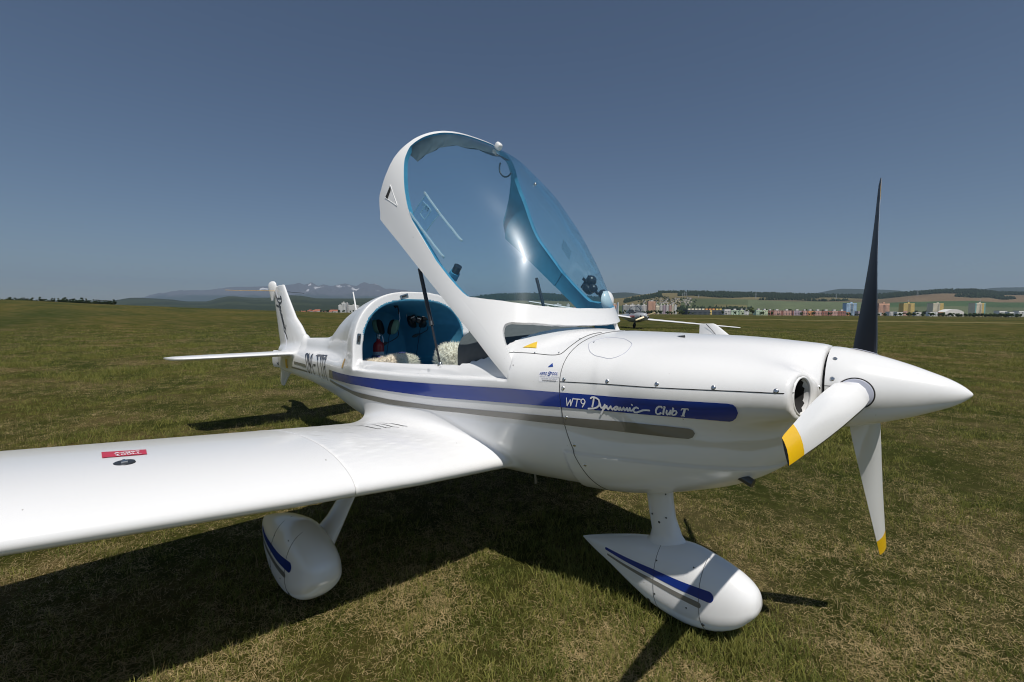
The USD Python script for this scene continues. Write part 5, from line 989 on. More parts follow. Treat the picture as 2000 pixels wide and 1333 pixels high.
def hill_col(px, u, P):
    C = np.tile([.155, .130, .062], (len(px), 1)); n = meshkit.noise(np.stack([px*.02, u*4, 0*u], 1), 5)
    def field(m, c): C[m] = np.array(c)
    field((u < .55) & (px > 1330) & (px < 1480), (.085, .105, .048)); field((u < .50) & (px >= 1462), (.115, .140, .072)); field((u < .30) & (px > 1395) & (px < 1460), (.150, .140, .062)); field((u > .5) & (u < .66) & (px > 1500), (.120, .100, .058))
    field((u < .42) & (px > 1715), (.060, .098, .042)); field((u < .24) & (px > 1715), (.105, .125, .065)); field((u > .42) & (px > 1700), (.170, .125, .075)); field((u < .35) & (px < 1300), (.075, .10, .042)); field((px < 1200) & (u < .5), (.085, .11, .05)); field((u > .28) & (u < .5) & (px < 1120), (.14, .13, .065))
    C = C*(.85+.3*n[:, None]); C[is_wood(px, u)] = (.030, .042, .020); return C
hpx, hu, HV = ridge("hills", "long hill with fields and dark woods behind the town", HILL, 1700, 3700, 5200, hill_col, "fields", nb=900, nr=90, rough=.012, power=1.05)
def far_col(c0, c1):
    def f(px, u, P): n = meshkit.fbm(P*[.0012, .0012, 0], 4, 3); return np.where((n > .5)[:, None], np.array(c0), np.array(c1))
    return f
ridge("hills", "low wooded hills under the snowy mountains at the left", [(180, 594), (230, 586), (260, 582), (330, 585), (370, 589), (400, 589), (430, 582), (450, 579), (480, 581), (500, 582), (540, 582), (565, 577), (590, 578.5), (620, 583), (680, 583.5), (720, 583), (800, 587), (900, 596)], 2600, 5600, 7600, far_col((.030, .042, .022), (.042, .055, .028)), "fields", rough=.03)
ridge("hills", "distant blue hill ridge at the right of the horizon", [(1100, 592), (1170, 578), (1195, 573), (1220, 571.5), (1245, 574), (1275, 582), (1320, 588), (1560, 580), (1600, 572), (1625, 567), (1645, 564.5), (1700, 565.5), (1750, 567.5), (1800, 574), (1880, 572), (1915, 566), (1945, 562.5), (2000, 561.5), (2100, 564), (2250, 585)], 6500, 9500, 12000, far_col((.028, .040, .020), (.035, .048, .024)), "fields", nr=24, rough=.01)
MT = [(260, 592), (285, 585), (300, 580), (337, 573), (362, 568), (405, 566), (437, 564), (470, 563), (500, 561), (540, 559), (565, 557), (584, 554), (595, 558), (609, 555.5), (622, 559), (632, 557), (650, 559), (662, 556), (675, 553), (688, 557), (696, 559), (704, 554), (712, 551.5), (722, 555), (732, 554), (743, 560), (753, 566), (773, 568), (800, 573), (850, 582), (900, 592)]
pts = np.array(MT, float); nb, nr = 640, 90; px = np.linspace(262, 898, nb); py = np.interp(px, pts[:, 0], pts[:, 1]); u = np.r_[np.linspace(0, 1, nr), 1.15, 1.5, 2.0]
D0, D1, D2 = 14000., 20500., 24000.; V = np.empty((nb, len(u), 3))
for i in range(nb):
    top = at(px[i], py[i], D1)
    for j, t in enumerate(u):
        d = D0+(D1-D0)*t if t <= 1 else D1+(D2-D1)*(t-1); p = CAM+(top-CAM)*np.array([1, 1, 0])*d/D1; V[i, j] = [p[0], p[1], -100+(top[2]+100)*((.35*t+.65*t**2.2) if t <= 1 else 2-t)]
def ridged(P, sc, seed, o=5): return sum(.5**(k)*(1-np.abs(2*meshkit.noise(P*sc*2**k, seed+k)-1)) for k in range(o))/1.94
n = ridged(V*[1, 1, 0], 1/2200., 4); U = np.broadcast_to(u, (nb, len(u))); amp = smoothstep(U, .12, .5)*(1-.75*smoothstep(U, .86, 1.0))*(U <= 1.001); V[..., 2] += (n-.55)*760*amp
hgt = V[..., 2]; top_z = hgt.max(); gz_ = np.gradient(hgt, axis=1); sn = meshkit.fbm(V*[1/600., 1/600., 1/300.], 4, 6)
C = np.tile([.035, .055, .035], (nb*len(u), 1)).reshape(nb, len(u), 3); hN = hgt/top_z; rock = smoothstep(hN+.25*(sn-.5), .34, .52)[..., None]; C = C*(1-rock)+np.array([.125, .125, .13])*rock
snow = smoothstep(sn+.55*(hN-.62)-.30*(ridged(V*[1, 1, 0], 1/1000., 9)-.5), .64, .70)*smoothstep(hN, .55, .68); C = C*(1-snow[..., None])+np.array([.86, .86, .87])*snow[..., None]
p = put("mountains", V.reshape(-1, 3), quads(nb, len(u))[:, ::-1], "rock", None, smooth=25); 
p.GetParent(); m_ = UsdGeom.Mesh(p)
# (the smoothing angle splits vertices, so colours are given again at the split points)
tr = cKDTree(V.reshape(-1, 3)); vv = np.array(m_.GetPointsAttr().Get()); tint(p, C.reshape(-1, 3)[tr.query(vv)[1]]); tag(p, "hazy mountain range with snow patches on the horizon at the left", "mountains", kind="structure")
# woods on the hill: many small trees that read as one mass
mat("conifer", (.026, .040, .018), .9, spec=.05, vary=.25, vscale=.05); mat("leafage", (.040, .060, .020), .85, spec=.05, vary=.35, vscale=.35); mat("leafage_light", (.075, .095, .032), .85, spec=.05, vary=.35, vscale=.35); mat("bark", (.10, .08, .06), .9)
def blob(seed, n=1, tall=1.):
    s = trimesh.creation.icosphere(2, 1.0); v = s.vertices; v = v*(1+.55*(meshkit.fbm(v*2.2+seed, 3, seed)-.5))[:, None]; v[:, 2] = v[:, 2]*tall; return v, s.faces
def cone(seed):
    g = np.random.default_rng(seed); V, F = [], []
    for k, (z, r) in enumerate(((.05, .30), (.25, .27), (.45, .21), (.64, .15), (.82, .09))):
        o = len(V); a = np.arange(9)*2*np.pi/9+g.uniform(0, 1); q = r*g.uniform(.75, 1.2, 9); V += [*np.stack([q*np.cos(a), q*np.sin(a), np.full(9, z)-.04*g.random(9)], 1), np.array([0, 0, z+.3])]; F += [[o+i, o+(i+1) % 9, o+9] for i in range(9)]
    return np.array(V), np.array(F)
g = np.random.default_rng(77); n = 60000; i = g.integers(0, len(hpx)-1, n); j = g.integers(0, 89, n); ok = is_wood(hpx[i], hu[j]); i, j = i[ok], j[ok]
fu, fv = g.random(len(i))[:, None], g.random(len(i))[:, None]; P = HV[i, j]*(1-fu)*(1-fv)+HV[i+1, j]*fu*(1-fv)+HV[i, j+1]*(1-fu)*fv+HV[i+1, j+1]*fu*fv
k_ = g.permutation(len(P))[:9000]; P = P[k_]; s = g.uniform(9, 19, len(P)); w = g.integers(0, 4, len(P)); wide = np.stack([s*1.1, s*1.1, s], 1)
bl = [blob(3, tall=1.1), blob(8, tall=1.1)]; bl = [(v*[.33, .33, .42]+[0, 0, .42], f) for v, f in bl]
scatter("forest", "dark woods covering the crest of the hill behind the town", [("conifer", *cone(1), "conifer"), ("conifer", *cone(2), "conifer"), ("round_tree", *bl[0], "conifer"), ("round_tree", *bl[1], "conifer")], P-[0, 0, 1.], wide, g.uniform(0, 6.28, len(P)), w, "forest")

# ---------------------------------------------------------------- trees one can tell apart
def tree_thing(name, label, group, seed, mat_, h=1.0, n=420):
    t = thing(name, label, "tree", (0, 0, -3000), group); g = np.random.default_rng(seed); o = np.array([0, 0, -3000.])
    tm("trunk", tube_mesh([o, o+[.01, 0, .2], o+[.0, .02, .5]], [.035, .026, .012], 6), "bark", t, smooth=True)
    V, F, n0 = [], [], 0
    cs = [np.r_[g.normal(0, .14, 2), g.uniform(.32, .82)] for _ in range(9)]
    for k in range(n):
        c = cs[g.integers(0, 9)]; d = g.normal(0, 1, 3); d /= np.linalg.norm(d); c = c+d*g.uniform(.06, .17)*np.array([1.15, 1.15, .9]); a = np.cross(d, g.normal(0, 1, 3)); a /= np.linalg.norm(a); b = np.cross(d, a); s = g.uniform(.025, .06)
        V += [c+a*s, c+b*s*.8, c-a*s, c-b*s*.8]; F += [[n0, n0+1, n0+2], [n0, n0+2, n0+3]]; n0 += 4
    for c in cs:
        v, f = blob(int(c[2]*1000) % 97); v = v[:]*.11+c; V += list(v); F += list(f+n0); n0 += len(v)
    put("crown", np.array(V)+o, np.array(F), mat_, t, smooth=False); return t
def copies(src, spots, label, group):
    """spots: (px, py base, distance, height, width factor)"""
    for k, (px, py, d, h, w) in enumerate(spots):
        p = at(px, py, d); p[2] = float(ground_z(p[0], p[1]))-.3
        dup(src, p, float((k*77) % 360), (h*w, h*w, h), label, group)
def hidden_source(src):
    "the first spot is taken by the source itself"
def first_place(src, px, py, d, h, w):
    p = at(px, py, d); p[2] = float(ground_z(p[0], p[1]))-.3; x = UsdGeom.Xformable(src); ops = x.GetOrderedXformOps(); ops[0].Set(Gf.Vec3d(*map(float, p))); x.AddScaleOp().Set(Gf.Vec3f(h*w, h*w, h))
g = np.random.default_rng(9)
big = [(1469, 612, 830, 15.5, 1.25)]
T0_ = tree_thing("broad_tree", "large pale green round tree standing between the mint green blocks", None, 1, "leafage_light"); first_place(T0_, *big[0])
lab, grp = "dark bushy tree in the hedge along the far field edge right of the propeller", "hedge trees at the right"
spots = [(px, 616, d, h, w) for px, d, h, w in zip(np.sort(np.r_[g.uniform(1690, 1990, 46), g.uniform(1840, 2010, 26)]), g.uniform(640, 860, 72), g.uniform(4.5, 8.5, 72), g.uniform(.9, 1.7, 72))]
B0 = tree_thing("hedge_tree", lab, grp, 2, "leafage"); first_place(B0, *spots[0]); copies(B0, spots[1:], lab, grp)
lab, grp = "dark green tree in front of the apartment blocks behind the motor glider", "trees in front of the apartment blocks"
spots = [(px, 610, d, h, w) for px, d, h, w in zip(np.sort(g.uniform(1196, 1348, 42)), g.uniform(760, 980, 42), g.uniform(5, 10, 42), g.uniform(.8, 1.4, 42))]
B1 = tree_thing("park_tree", lab, grp, 3, "leafage"); first_place(B1, *spots[0]); copies(B1, spots[1:], lab, grp)
lab, grp = "small tree or bush among the low housing blocks in the middle of the skyline", "bushes among the low blocks"
spots = [(px, 614, d, h, w) for px, d, h, w in zip([1335, 1345, 1352, 1411, 1419, 1436, 1450, 1485, 1490, 1503, 1508, 1520, 1563, 1566, 1582, 1588, 1619, 1655, 1660, 1672, 1676], g.uniform(780, 900, 21), g.uniform(3.5, 8, 21), g.uniform(.9, 1.6, 21))]
B2 = tree_thing("bush", lab, grp, 4, "leafage"); first_place(B2, *spots[0]); copies(B2, spots[1:], lab, grp)
lab, grp = "tree rising behind the roofs of the low housing blocks", "trees behind the low blocks"
spots = [(px, 606, d, h, w) for px, d, h, w in zip([1511, 1497, 1525, 1530, 1535, 1541, 1548, 1555, 1572, 1578, 1586, 1592, 1598, 1604, 1612, 1618, 1632, 1790, 1800, 1810], g.uniform(1150, 1400, 20), g.uniform(12, 20, 20), g.uniform(.9, 1.6, 20))]
B3 = tree_thing("poplar", lab, grp, 5, "leafage"); first_place(B3, *spots[0]); copies(B3, spots[1:], lab, grp)
lab, grp = "dark tree in the row along the crest of the field at the far left", "tree row on the left skyline"
spots = [(px, 588, d, h, w) for px, d, h, w in zip(np.r_[np.linspace(-20, 26, 10), np.linspace(30, 120, 20), np.linspace(122, 168, 14), np.linspace(172, 222, 14)], g.uniform(268, 300, 58), np.r_[g.uniform(3.4, 4.4, 10), g.uniform(2.8, 4.2, 20), g.uniform(3.2, 4.8, 14), g.uniform(3.0, 4.6, 14)], g.uniform(.8, 1.3, 58))]
B4 = tree_thing("field_tree", lab, grp, 6, "conifer"); first_place(B4, *spots[0]); copies(B4, spots[1:], lab, grp)
lab, grp = "dark tree among the village houses right of the tail fin", "village trees right of the fin"
spots = [(px, 602, d, h, w) for px, d, h, w in zip([575, 581, 586, 592, 598, 622, 627, 632, 638, 641, 662, 672, 684, 690], g.uniform(1350, 1500, 14), g.uniform(7, 12, 14), g.uniform(.9, 1.5, 14))]
B5 = tree_thing("village_tree", lab, grp, 7, "leafage"); first_place(B5, *spots[0]); copies(B5, spots[1:], lab, grp)

# ---------------------------------------------------------------- the town
PAL = dict(mint=(.50, .62, .47), mint2=(.58, .66, .46), cream=(.66, .60, .46), white=(.66, .66, .64), pink=(.56, .34, .29), brick=(.36, .17, .13), salmon=(.58, .34, .24), orange=(.62, .30, .13), yellow=(.62, .46, .16), sky=(.36, .50, .66), grey=(.38, .38, .37), dark=(.07, .08, .09), teal=(.20, .40, .38), lilac=(.42, .33, .38), roofred=(.30, .12, .08), roofgrey=(.22, .21, .20), pale=(.58, .56, .54))
for k, c in PAL.items(): mat("paint_"+k, c, .85, spec=.1, vary=.06, vscale=.2)
mat("pane", (.035, .045, .055), .15)
def bbox_m(B, lo, hi): m = boxm(lo, hi); return xf(m, B[0], B[1])
def block(label, px0, px1, pyt, d, deep=12., wall="white", bands=(), roofc="roofgrey", storey=2.9, bay=3.2, tower=False, yaw=0., pent=True, name="apartment_block", cat="building", group=None, wins=True):
    """slab block: facade between two picture columns, roof line at a picture row. bands: (x from, x to, z from, z to, paint), as fractions"""
    a, b = at(px0, 610, d), at(px1, 610, d); w = float((b-a)@RH); c = (a+b)/2; gz0 = float(ground_z(c[0], c[1]))-1.; top = at((px0+px1)/2, pyt, d)[2]; h = top-gz0
    cs, sn = np.cos(yaw), np.sin(yaw); ex = cs*RH+sn*FH; ey = -sn*RH+cs*FH; B = (np.stack([ex, ey, [0, 0, 1.]], 1), np.array([c[0], c[1], gz0]))
    t = thing(name, label, cat, B[1], group)
    tm("wall", bbox_m(B, (-w/2, 0, 0), (w/2, deep, h)), "paint_"+wall, t, smooth=False)
    for x0, x1, z0, z1, p in bands: tm("painted_bay", bbox_m(B, (-w/2+x0*w, -.18, z0*h+.05), (-w/2+x1*w, -.004, z1*h-.05)), "paint_"+p, t, smooth=False)
    tm("roof", bbox_m(B, (-w/2-.15, -.3, h), (w/2+.15, deep+.15, h+.35)), "paint_"+roofc, t, smooth=False)
    if pent: tm("roof_house", bbox_m(B, (-min(w*.16, 2.4), 1.5, h+.35), (min(w*.16, 2.4), 5., h+2.9)), "paint_"+("pale" if not tower else wall), t, smooth=False)
    nb_, ns = max(2, int(w/bay)), max(1, int((h-2.2)/storey)); ms = []
    for i in range(nb_):
        for k in range(ns):
            x = -w/2+(i+.5)*w/nb_; z = 1.9+k*storey
            if tower and .42 < (i+.5)/nb_ < .58: ms.append(boxm((x-w/nb_*.5, -.5, z-.3), (x+w/nb_*.5, -.2, z+1.0)))
            else: ms.append(boxm((x-w/nb_*.29, -.26, z), (x+w/nb_*.29, -.19, z+1.45)))
    if ms: tm("windows", xf(join(ms), B[0], B[1]), "pane", t, smooth=False).SetCustomDataByKey("kind", "stuff")
    return t, B, w, h
block("light blue tower block left of the upright propeller blade", 1653, 1673, 592.5, 1150, 14, "sky", [(0, .34, 0, .30, "orange"), (0, .34, .30, 1, "sky"), (.36, .40, 0, 1, "white"), (.64, .68, 0, 1, "white")], tower=True)
block("salmon tower block just right of the upright propeller blade", 1716, 1737, 593, 1250, 14, "salmon", [(0, .30, 0, .28, "pale"), (0, .36, .28, 1, "salmon"), (.66, 1, 0, 1, "salmon")], tower=True)
block("yellow tower block with a red lower corner", 1763, 1787, 593, 1250, 14, "yellow", [(0, .36, .42, 1, "yellow"), (0, .36, 0, .40, "pink"), (.66, 1, 0, 1, "yellow")], tower=True, yaw=.12)
block("cream and orange tower block beside the white domed hall", 1819, 1845, 593, 1250, 15, "cream", [(0, .36, 0, 1, "cream"), (.42, 1, 0, .30, "brick"), (.66, 1, .30, 1, "yellow")], tower=True, yaw=.2)
block("rightmost tower block with teal edges and a dark side", 1900, 1928, 592.5, 1220, 15, "cream", [(0, .12, 0, 1, "teal"), (.12, .36, 0, 1, "cream"), (.66, .86, 0, 1, "yellow"), (.86, 1, 0, 1, "teal")], tower=True, yaw=.25)
block("small white block at the left end of the mint green row", 1415, 1427, 604.2, 960, 12, "pale", wins=True, pent=False)
for k, (a, b, p, lab) in enumerate(((1428, 1444, "mint", "mint green low block next to the small white block"), (1446, 1453, "mint2", "narrow pale green stair block in the mint green row"), (1454, 1463, "white", "white low block left of the big round tree"), (1477, 1488, "mint", "mint green low block right of the big round tree"), (1489, 1500, "mint2", "pale yellow green low block at the end of the mint green row"))):
    block(lab, a, b, 606.3-.4*(k % 2), 960, 12, p)
for k, (a, b, p, lab) in enumerate(((1501, 1509, "brick", "small dark red block at the left end of the brick row"), (1510.5, 1527, "pink", "pinkish low block with a white roof house, first of the long row"), (1528.5, 1547, "pink", "pinkish low block with a dark base, second of the long row"), (1549, 1567, "lilac", "greyish pink low block, third of the long row"), (1568.5, 1577, "pink", "short pink block in the long row"), (1577.5, 1590, "orange", "bright orange red low block in the long row"), (1591, 1606, "pink", "pale brick low block right of the orange red one"),
                                   (1607, 1623, "brick", "dark brick low block in the long row's right half"), (1624, 1638, "pink", "pink brick low block left of the last one in the row"), (1639, 1652, "brick", "brick low block against the light blue tower"))):
    block(lab, a, b, 606.8+.12*k, 960, 12, p, [(.0, .08, 0, 1, "brick"), (.92, 1, 0, 1, "brick")])
# industrial hall with a row of coloured roof lights
t, B, w, h = block("long dark industrial hall with a row of cream and orange roof boxes", 1343, 1411, 606.3, 900, 30, "dark", [(.64, .70, 0, 1, "yellow")], pent=False, name="industrial_hall", bay=9)
for k in range(10):
    x = -w/2+(k+.5)*w/10; tm("roof_box", bbox_m(B, (x-w*.031, .5, h+.36), (x+w*.031, 6, h+3.2)), "paint_"+("cream" if k < 5 else "orange" if k < 8 else "yellow"), t, smooth=False)
# taller slabs behind the motor glider
for a, b, y, d, p, lab in ((1195, 1206, 595, 1300, "salmon", "salmon slab block at the far left of the estate by the mirror"), (1217, 1229, 596, 1350, "grey", "grey slab block behind the motor glider's fin"), (1230, 1241, 595.5, 1350, "pale", "pale grey slab block behind the motor glider's canopy"), (1242, 1252, 596, 1350, "grey", "darker grey slab block right behind the canopy hoop"), (1253, 1264, 596.3, 1300, "pale", "pale slab block with red bay left of the tall pink block"), (1265.5, 1280, 589, 1250, "salmon", "tall pink block standing above the estate"), (1281, 1288, 597, 1280, "cream", "cream slab right of the tall pink block"),
                          (1289, 1294, 596.5, 1300, "pale", "white slab, second right of the tall pink block"), (1295, 1300, 597, 1300, "lilac", "mauve slab in the middle of the slab row"), (1301, 1306, 596.6, 1300, "pale", "pale slab right of the mauve one"), (1307, 1311, 597, 1300, "pink", "pink slab near the right end of the slab row"), (1312, 1316, 596.7, 1300, "cream", "cream slab near the right end of the slab row"), (1317, 1322, 597, 1300, "white", "white slab at the right end of the slab row"),
                          (1083, 1096, 594, 1350, "white", "white block seen through the canopy beside the gas strut"), (1107, 1113, 595, 1350, "pale", "narrow pale block seen through the canopy right of the gas strut"), (1040, 1056, 599, 1300, "pink", "low pink block seen through the left of the canopy"), (1060, 1080, 599.5, 1300, "cream", "low cream block seen through the canopy left of the gas strut"), (1120, 1140, 600, 1300, "pink", "low pink block seen through the canopy right of the white block"), (1145, 1170, 600, 1300, "pale", "low pale block seen through the canopy's right end"),
                          (661, 667, 596.5, 1500, "white", "low white block left of the white tower by the hood"), (667.5, 675, 591.5, 1500, "white", "white tower block left of the cabin hood"), (675.5, 680, 592.5, 1520, "pale", "pale narrow tower behind the white one"), (680.5, 700, 596.5, 1500, "white", "long white low block running behind the cabin hood")):
    block(lab, a, b, y, d, 12, p, [(.0, .5, .5, 1, "salmon")] if p == "salmon" and y > 590 else ())
block("low pale industrial building right of the salmon tower", 1738, 1752, 609, 1150, 14, "pale", pent=False, name="low_building"); block("low white building in front of the yellow tower", 1752, 1764, 610, 1100, 10, "white", pent=False, name="low_building"); block("low grey building right of the yellow tower", 1789, 1800, 610, 1100, 10, "pale", pent=False, name="low_building"); block("white low building in front of the cream tower", 1816, 1832, 609.5, 1050, 10, "white", pent=False, name="low_building")
block("white long shed near the right edge of the picture", 1952, 1967, 607.5, 1150, 14, "white", pent=False, name="shed"); block("small white shed below the long white one", 1972, 1981, 609.6, 1050, 10, "white", pent=False, name="shed"); block("white shed cut by the right edge of the picture", 1990, 2004, 607.5, 1150, 14, "white", pent=False, name="shed")
block("low grey building left of the light blue tower's foot", 1676, 1690, 608.5, 1100, 12, "lilac", pent=False, name="low_building")
# white domed hall
a, b = at(1846, 609, 1150), at(1883, 609, 1150); c = (a+b)/2; w = float((b-a)@RH); z0 = float(ground_z(c[0], c[1]))-1; t = thing("domed_hall", "white hall with a low curved roof right of the cream tower", "building", (c[0], c[1], z0)); R = []
ht = at(1865, 604.3, 1150)[2]-z0
for s in np.linspace(0, 22, 5):
    x = np.linspace(-1, 1, 21); R.append(np.array([c[0], c[1], z0])+np.outer(x*w/2, RH)+FH*s+np.outer(ht*(.62+.38*(1-x*x)), [0, 0, 1.]))
R = np.array(R); put("roof", R.reshape(-1, 3), quads(5, 21), "paint_white", t, smooth=True); fr = np.vstack([R[0], R[0]*[1, 1, 0]+[0, 0, z0]]); put("wall", fr, np.array([[i, i+1, 22+i, 21+i] for i in range(20)]), "paint_pale", t)
# small houses
def house(label, group, wall, roof):
    t = thing("house", label, "house", (0, 0, -3000), group); o = np.array([0, 0, -3000.])
    tm("wall", boxm(o+[-5, -4, 0], o+[5, 4, 4.2]), "paint_"+wall, t, smooth=False)
    V = o+np.array([[-5.4, -4.5, 4.0], [5.4, -4.5, 4.0], [5.4, 4.5, 4.0], [-5.4, 4.5, 4.0], [-5.4, 0, 7.6], [5.4, 0, 7.6]]); put("roof", V, np.array([[0, 1, 5], [0, 5, 4], [2, 3, 4], [2, 4, 5], [1, 2, 5], [3, 0, 4], [0, 3, 2], [0, 2, 1]]), "paint_"+roof, t)
    tm("chimney", boxm(o+[1.6, .4, 6.2], o+[2.4, 1.2, 8.4]), "paint_brick", t, smooth=False)
    tm("windows", join([boxm(o+[x-.6, -4.07, 1.2], o+[x+.6, -4.005, 2.8]) for x in (-3.3, 0, 3.3)]), "pane", t, smooth=False).SetCustomDataByKey("kind", "stuff"); return t
g = np.random.default_rng(31)
def put_house(src, first, p, yaw, s, lab, grp):
    if first:
        x = UsdGeom.Xformable(src); x.GetOrderedXformOps()[0].Set(Gf.Vec3d(*map(float, p))); x.AddRotateZOp().Set(float(yaw)); x.AddScaleOp().Set(Gf.Vec3f(s, s, s))
    else: dup(src, p, yaw, s, lab, grp)
lab, grp = "small village house with a reddish roof right of the tail fin", "village houses right of the fin"; h1 = house(lab, grp, "white", "roofred")
for k, (px, d) in enumerate(zip([588, 594, 600, 606, 611, 616, 620, 646, 650, 655, 633, 643], g.uniform(1300, 1500, 12))):
    p = at(px, 603, d); p[2] = float(ground_z(p[0], p[1])); put_house(h1, k == 0, p, math.degrees(YAW)-90+g.uniform(-40, 40), g.uniform(.8, 1.4), lab, grp)
lab, grp = "tiny pale garden hut among trees on the slope above the slab blocks", "garden huts on the slope"; h2 = house(lab, grp, "cream", "roofgrey")
for k in range(70):
    px = g.uniform(1252, 1352); ii = int(np.argmin(np.abs(hpx-px))); jj = int(np.clip(g.normal(.36, .10), .22, .52)*89); p = HV[ii, jj]; put_house(h2, k == 0, p, math.degrees(YAW)-90+g.uniform(-50, 50), g.uniform(.7, 1.2), lab, grp)
lab, grp = "dark tree among the garden huts on the slope", "trees among the garden huts"; B6 = tree_thing("garden_tree", lab, grp, 8, "leafage")
for k in range(90):
    px = g.uniform(1246, 1360); ii = int(np.argmin(np.abs(hpx-px))); jj = int(np.clip(g.normal(.36, .11), .2, .54)*89); p = HV[ii, jj]; s = float(g.uniform(9, 15))
    put_house(B6, k == 0, p, g.uniform(0, 360), s, lab, grp)
# pylons
mat("pylon_steel", (.34, .36, .38), .5)
def pylon(label, px, pyb, pyt, d):
    ii = int(np.argmin(np.abs(hpx-px))); b = at(px, pyb, d); t_ = at(px, pyt, d); h = t_[2]-b[2]; t = thing("pylon", label, "pylon", b); w = h*.09
    for sx in (-1, 1):
        for sy in (-1, 1): tm("leg", tube_mesh([b+RH*sx*w+FH*sy*w-[0, 0, 6], b+RH*sx*w*.25+FH*sy*w*.25+[0, 0, h*.7], b+[0, 0, h]], .35, 4), "pylon_steel", t, smooth=False)
    for z, a in ((.62, .20), (.76, .16), (.88, .12)): tm("crossarm", tube_mesh([b-RH*h*a+[0, 0, h*z], b+RH*h*a+[0, 0, h*z]], .3, 4), "pylon_steel", t, smooth=False)
for px, a, b, d, lab in ((1333, 583, 572, 3000, "leftmost of the three tall pylons before the wood"), (1337, 582, 570, 3050, "middle one of the three tall pylons before the wood"), (1341, 583, 571, 3000, "rightmost of the three tall pylons before the wood"), (1364.5, 583, 575, 2900, "single pylon right of the group of three"), (1476, 584, 571, 2900, "pylon on the fields above the big round tree"), (1633, 583, 574, 2700, "pale pylon on the brown field left of the light blue tower"), (1792, 577, 566, 2900, "pylon before the wood above the yellow tower"), (1773.5, 592, 586, 2100, "small mast above the yellow tower"), (1914, 591, 585, 2100, "small mast above the rightmost tower")): pylon(lab, px, a, b, d)
# ---------------------------------------------------------------- the motor glider leaning on one wing tip behind the aircraft
mat("glider_white", (.70, .70, .70), .3, coat=.3); mat("glider_grey", (.36, .38, .40), .3, coat=.3); mat("glider_red", (.34, .03, .02), .35); mat("prop_wood", (.72, .60, .36), .4)
G0 = at(1237, 640.5, 39.0); G0[2] = float(ground_z(G0[0], G0[1])); yw = math.radians(5); gx_ = -(math.cos(yw)*FH)+math.sin(yw)*RH; gy_ = math.sin(yw)*FH+math.cos(yw)*RH; bk = math.radians(-6.6)
gyb = math.cos(bk)*gy_+math.sin(bk)*np.array([0, 0, 1.]); gzb = np.cross(gx_, gyb); BG = np.stack([gx_, gyb, gzb], 1)
GL_ = thing("motor_glider", "grey and red motor glider with bubble canopy leaning on one wing tip in the background", "airplane", G0)
def gw(P): return np.asarray(P, float)@BG.T+G0
def gm(name, m, mat, parent=None, smooth=45, label=None): m = m.copy(); m.vertices = gw(m.vertices); return tm(name, m, mat, parent or GL_, smooth, label)
def oval_rings(tab, n=28):
    a = np.linspace(0, 2*np.pi, n, endpoint=False); return [np.stack([np.full(n, x), yc+w*np.cos(a), (zt+zb)/2+(zt-zb)/2*np.sin(a)], 1) for x, zt, zb, w, yc in tab]
gm("fuselage", loft_rings(oval_rings([(1.35, 1.33, .62, .50, 0), (.8, 1.36, .52, .56, 0), (0, 1.30, .48, .57, 0), (-.8, 1.28, .50, .50, 0), (-1.8, 1.22, .62, .33, 0), (-3.2, 1.15, .80, .18, 0), (-4.8, 1.12, .92, .09, 0), (-5.3, 1.10, .98, .05, 0)])), "glider_grey")
gm("engine_cowling", loft_rings(oval_rings([(2.28, 1.22, .86, .17, 0), (2.20, 1.27, .76, .33, 0), (2.0, 1.31, .66, .44, 0), (1.7, 1.33, .62, .48, 0), (1.36, 1.335, .615, .502, 0)])), "glider_grey")
gm("red_panel", loft_rings(oval_rings([(1.25, 1.16, .74, .525, -.01), (.9, 1.18, .70, .565, -.01), (.3, 1.16, .70, .578, -.01)])), "glider_red")
for y in (-.25, .25): gm("air_inlet", xf(trimesh.creation.icosphere(2, 1.), np.diag([.06, .13, .12]), (2.17, y, 1.0)), "gap")
for sg in (-1, 1):
    R = []
    for s in np.linspace(.3, 9.2, 14):
        c = 1.45-.75*s/9.2; R.append(foil_ring((.62-.10*s/9.2, sg*s, .80+.035*s), c, (0, 0, 1), t=.15, k=20, rise=0))
    gm("wing", loft_rings(R), "glider_white", smooth=50)
    R = [foil_ring((-4.75-.12*s, sg*s, 1.02), .62-.15*s, (0, 0, 1), t=.1, k=14, m=0, rise=0) for s in np.linspace(.0, 1.5, 6)]; gm("tailplane", loft_rings(R), "glider_white", smooth=50)
    gm("tip_skid", tube_mesh([(.2, sg*9.1, 1.08), (.2, sg*9.12, .80)], .02, 6), "dark_metal")
R = [foil_ring((-4.4-.45*t, 0, 1.0+1.3*t), 1.0-.45*t, (0, 1, 0), t=.11, k=14, m=0, rise=0) for t in np.linspace(0, 1, 6)]; gm("fin", loft_rings(R), "glider_white", smooth=50)
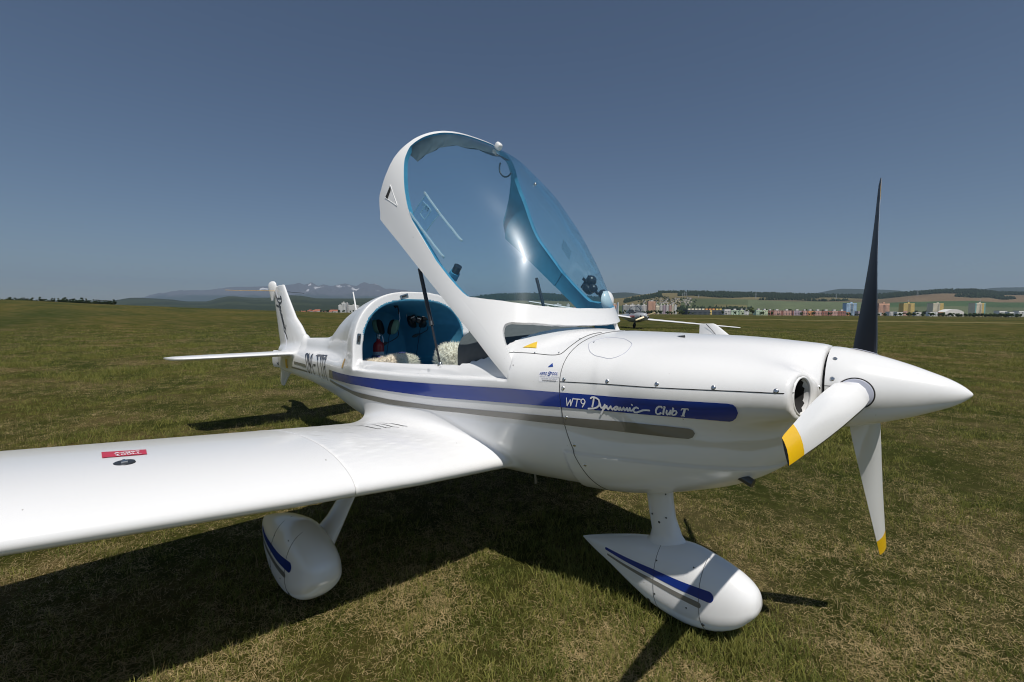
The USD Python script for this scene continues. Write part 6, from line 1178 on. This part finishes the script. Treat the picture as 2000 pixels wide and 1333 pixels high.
# canopy: hoop, sill and clear bubble
a = np.linspace(0, np.pi, 24); hoop = np.stack([.0*a-.15, .56*np.cos(a), 1.24+.66*np.sin(a)], 1); gm("canopy_hoop", tube_mesh(hoop, .028, 8), "dark_metal")
hoop2 = np.stack([.95+0*a, .50*np.cos(a), 1.30+.10*np.sin(a)], 1); gm("canopy_front_hoop", tube_mesh(hoop2, .02, 8), "dark_metal")
th_, ph = np.meshgrid(np.linspace(0, np.pi, 24), np.linspace(.05, .95, 20), indexing="ij"); xx = 1.05-2.4*ph; prf = np.sin(np.pi*np.clip(ph, 0, 1)**.8)**.6
P = np.stack([xx, .55*np.cos(th_)*(.75+.25*prf), 1.24+.68*np.sin(th_)*prf], -1); put("canopy_glass", gw(P.reshape(-1, 3)), quads(24, 20), "clear_glass" if "clear_glass" in LOOK else "glass", GL_, smooth=True)
gm("instrument_cover", loft_rings(oval_rings([(.95, 1.42, 1.15, .40, 0), (.55, 1.50, 1.10, .46, 0), (.45, 1.48, 1.1, .44, 0)])), "black")
for y in (-.25, .25): gm("seat", xf(rbox((.12, .38, .6), .05), None, (-.35, y, 1.25)), "rubber")
gm("spinner", xf(trimesh.creation.revolve([(0, .34), (.05, .30), (.10, .20), (.14, .06), (.15, 0), (0, 0)], sections=24), np.array([[0, 0, 1], [0, 1, 0], [-1, 0, 0.]]), (2.28, 0, 1.04)), "glider_grey")
for sg in (-1, 1):
    t = math.radians(28); er = np.array([0, math.cos(t), math.sin(t)])*sg; et = np.array([0, -math.sin(t), math.cos(t)])*sg; R = []
    for r, c, b in ((.06, .10, 40), (.2, .14, 35), (.45, .15, 25), (.7, .12, 18), (.86, .07, 15)):
        b = math.radians(b); ch = math.cos(b)*et+math.sin(b)*np.array([1., 0, 0]); nf = math.cos(b)*np.array([1., 0, 0])-math.sin(b)*et; an = np.linspace(0, 2*np.pi, 12, endpoint=False); R.append(np.array([2.38, 0, 1.04])+er*r+np.cos(an)[:, None]*ch*c/2+np.sin(an)[:, None]*nf*.012)
    gm("propeller_blade", loft_rings(R), "prop_wood")
tor = trimesh.creation.torus(.16, .075, 24, 12); tor.vertices = tor.vertices[:, [0, 2, 1]]+[.15, 0, .235]; 
gm("wheel", tor, "rubber"); gm("wheel_leg", xf(rbox((.22, .12, .40), .03), None, (.15, 0, .48)), "dark_metal")
# ---------------------------------------------------------------- summer haze
LOOK["haze"] = usdkit.material(stage, "/World/Looks/haze", {"v": ("principled_volume", {"color": (.66, .82, 1.0), "density": HAZE_DENSITY, "anisotropy": .35})}, volume="v.volume")
hz = boxm((-30000, -30000, -140), (30000, 30000, 1480)); tag(put("haze", hz.vertices, hz.faces, "haze"), "thin blue summer haze over the plain", "haze", kind="stuff")
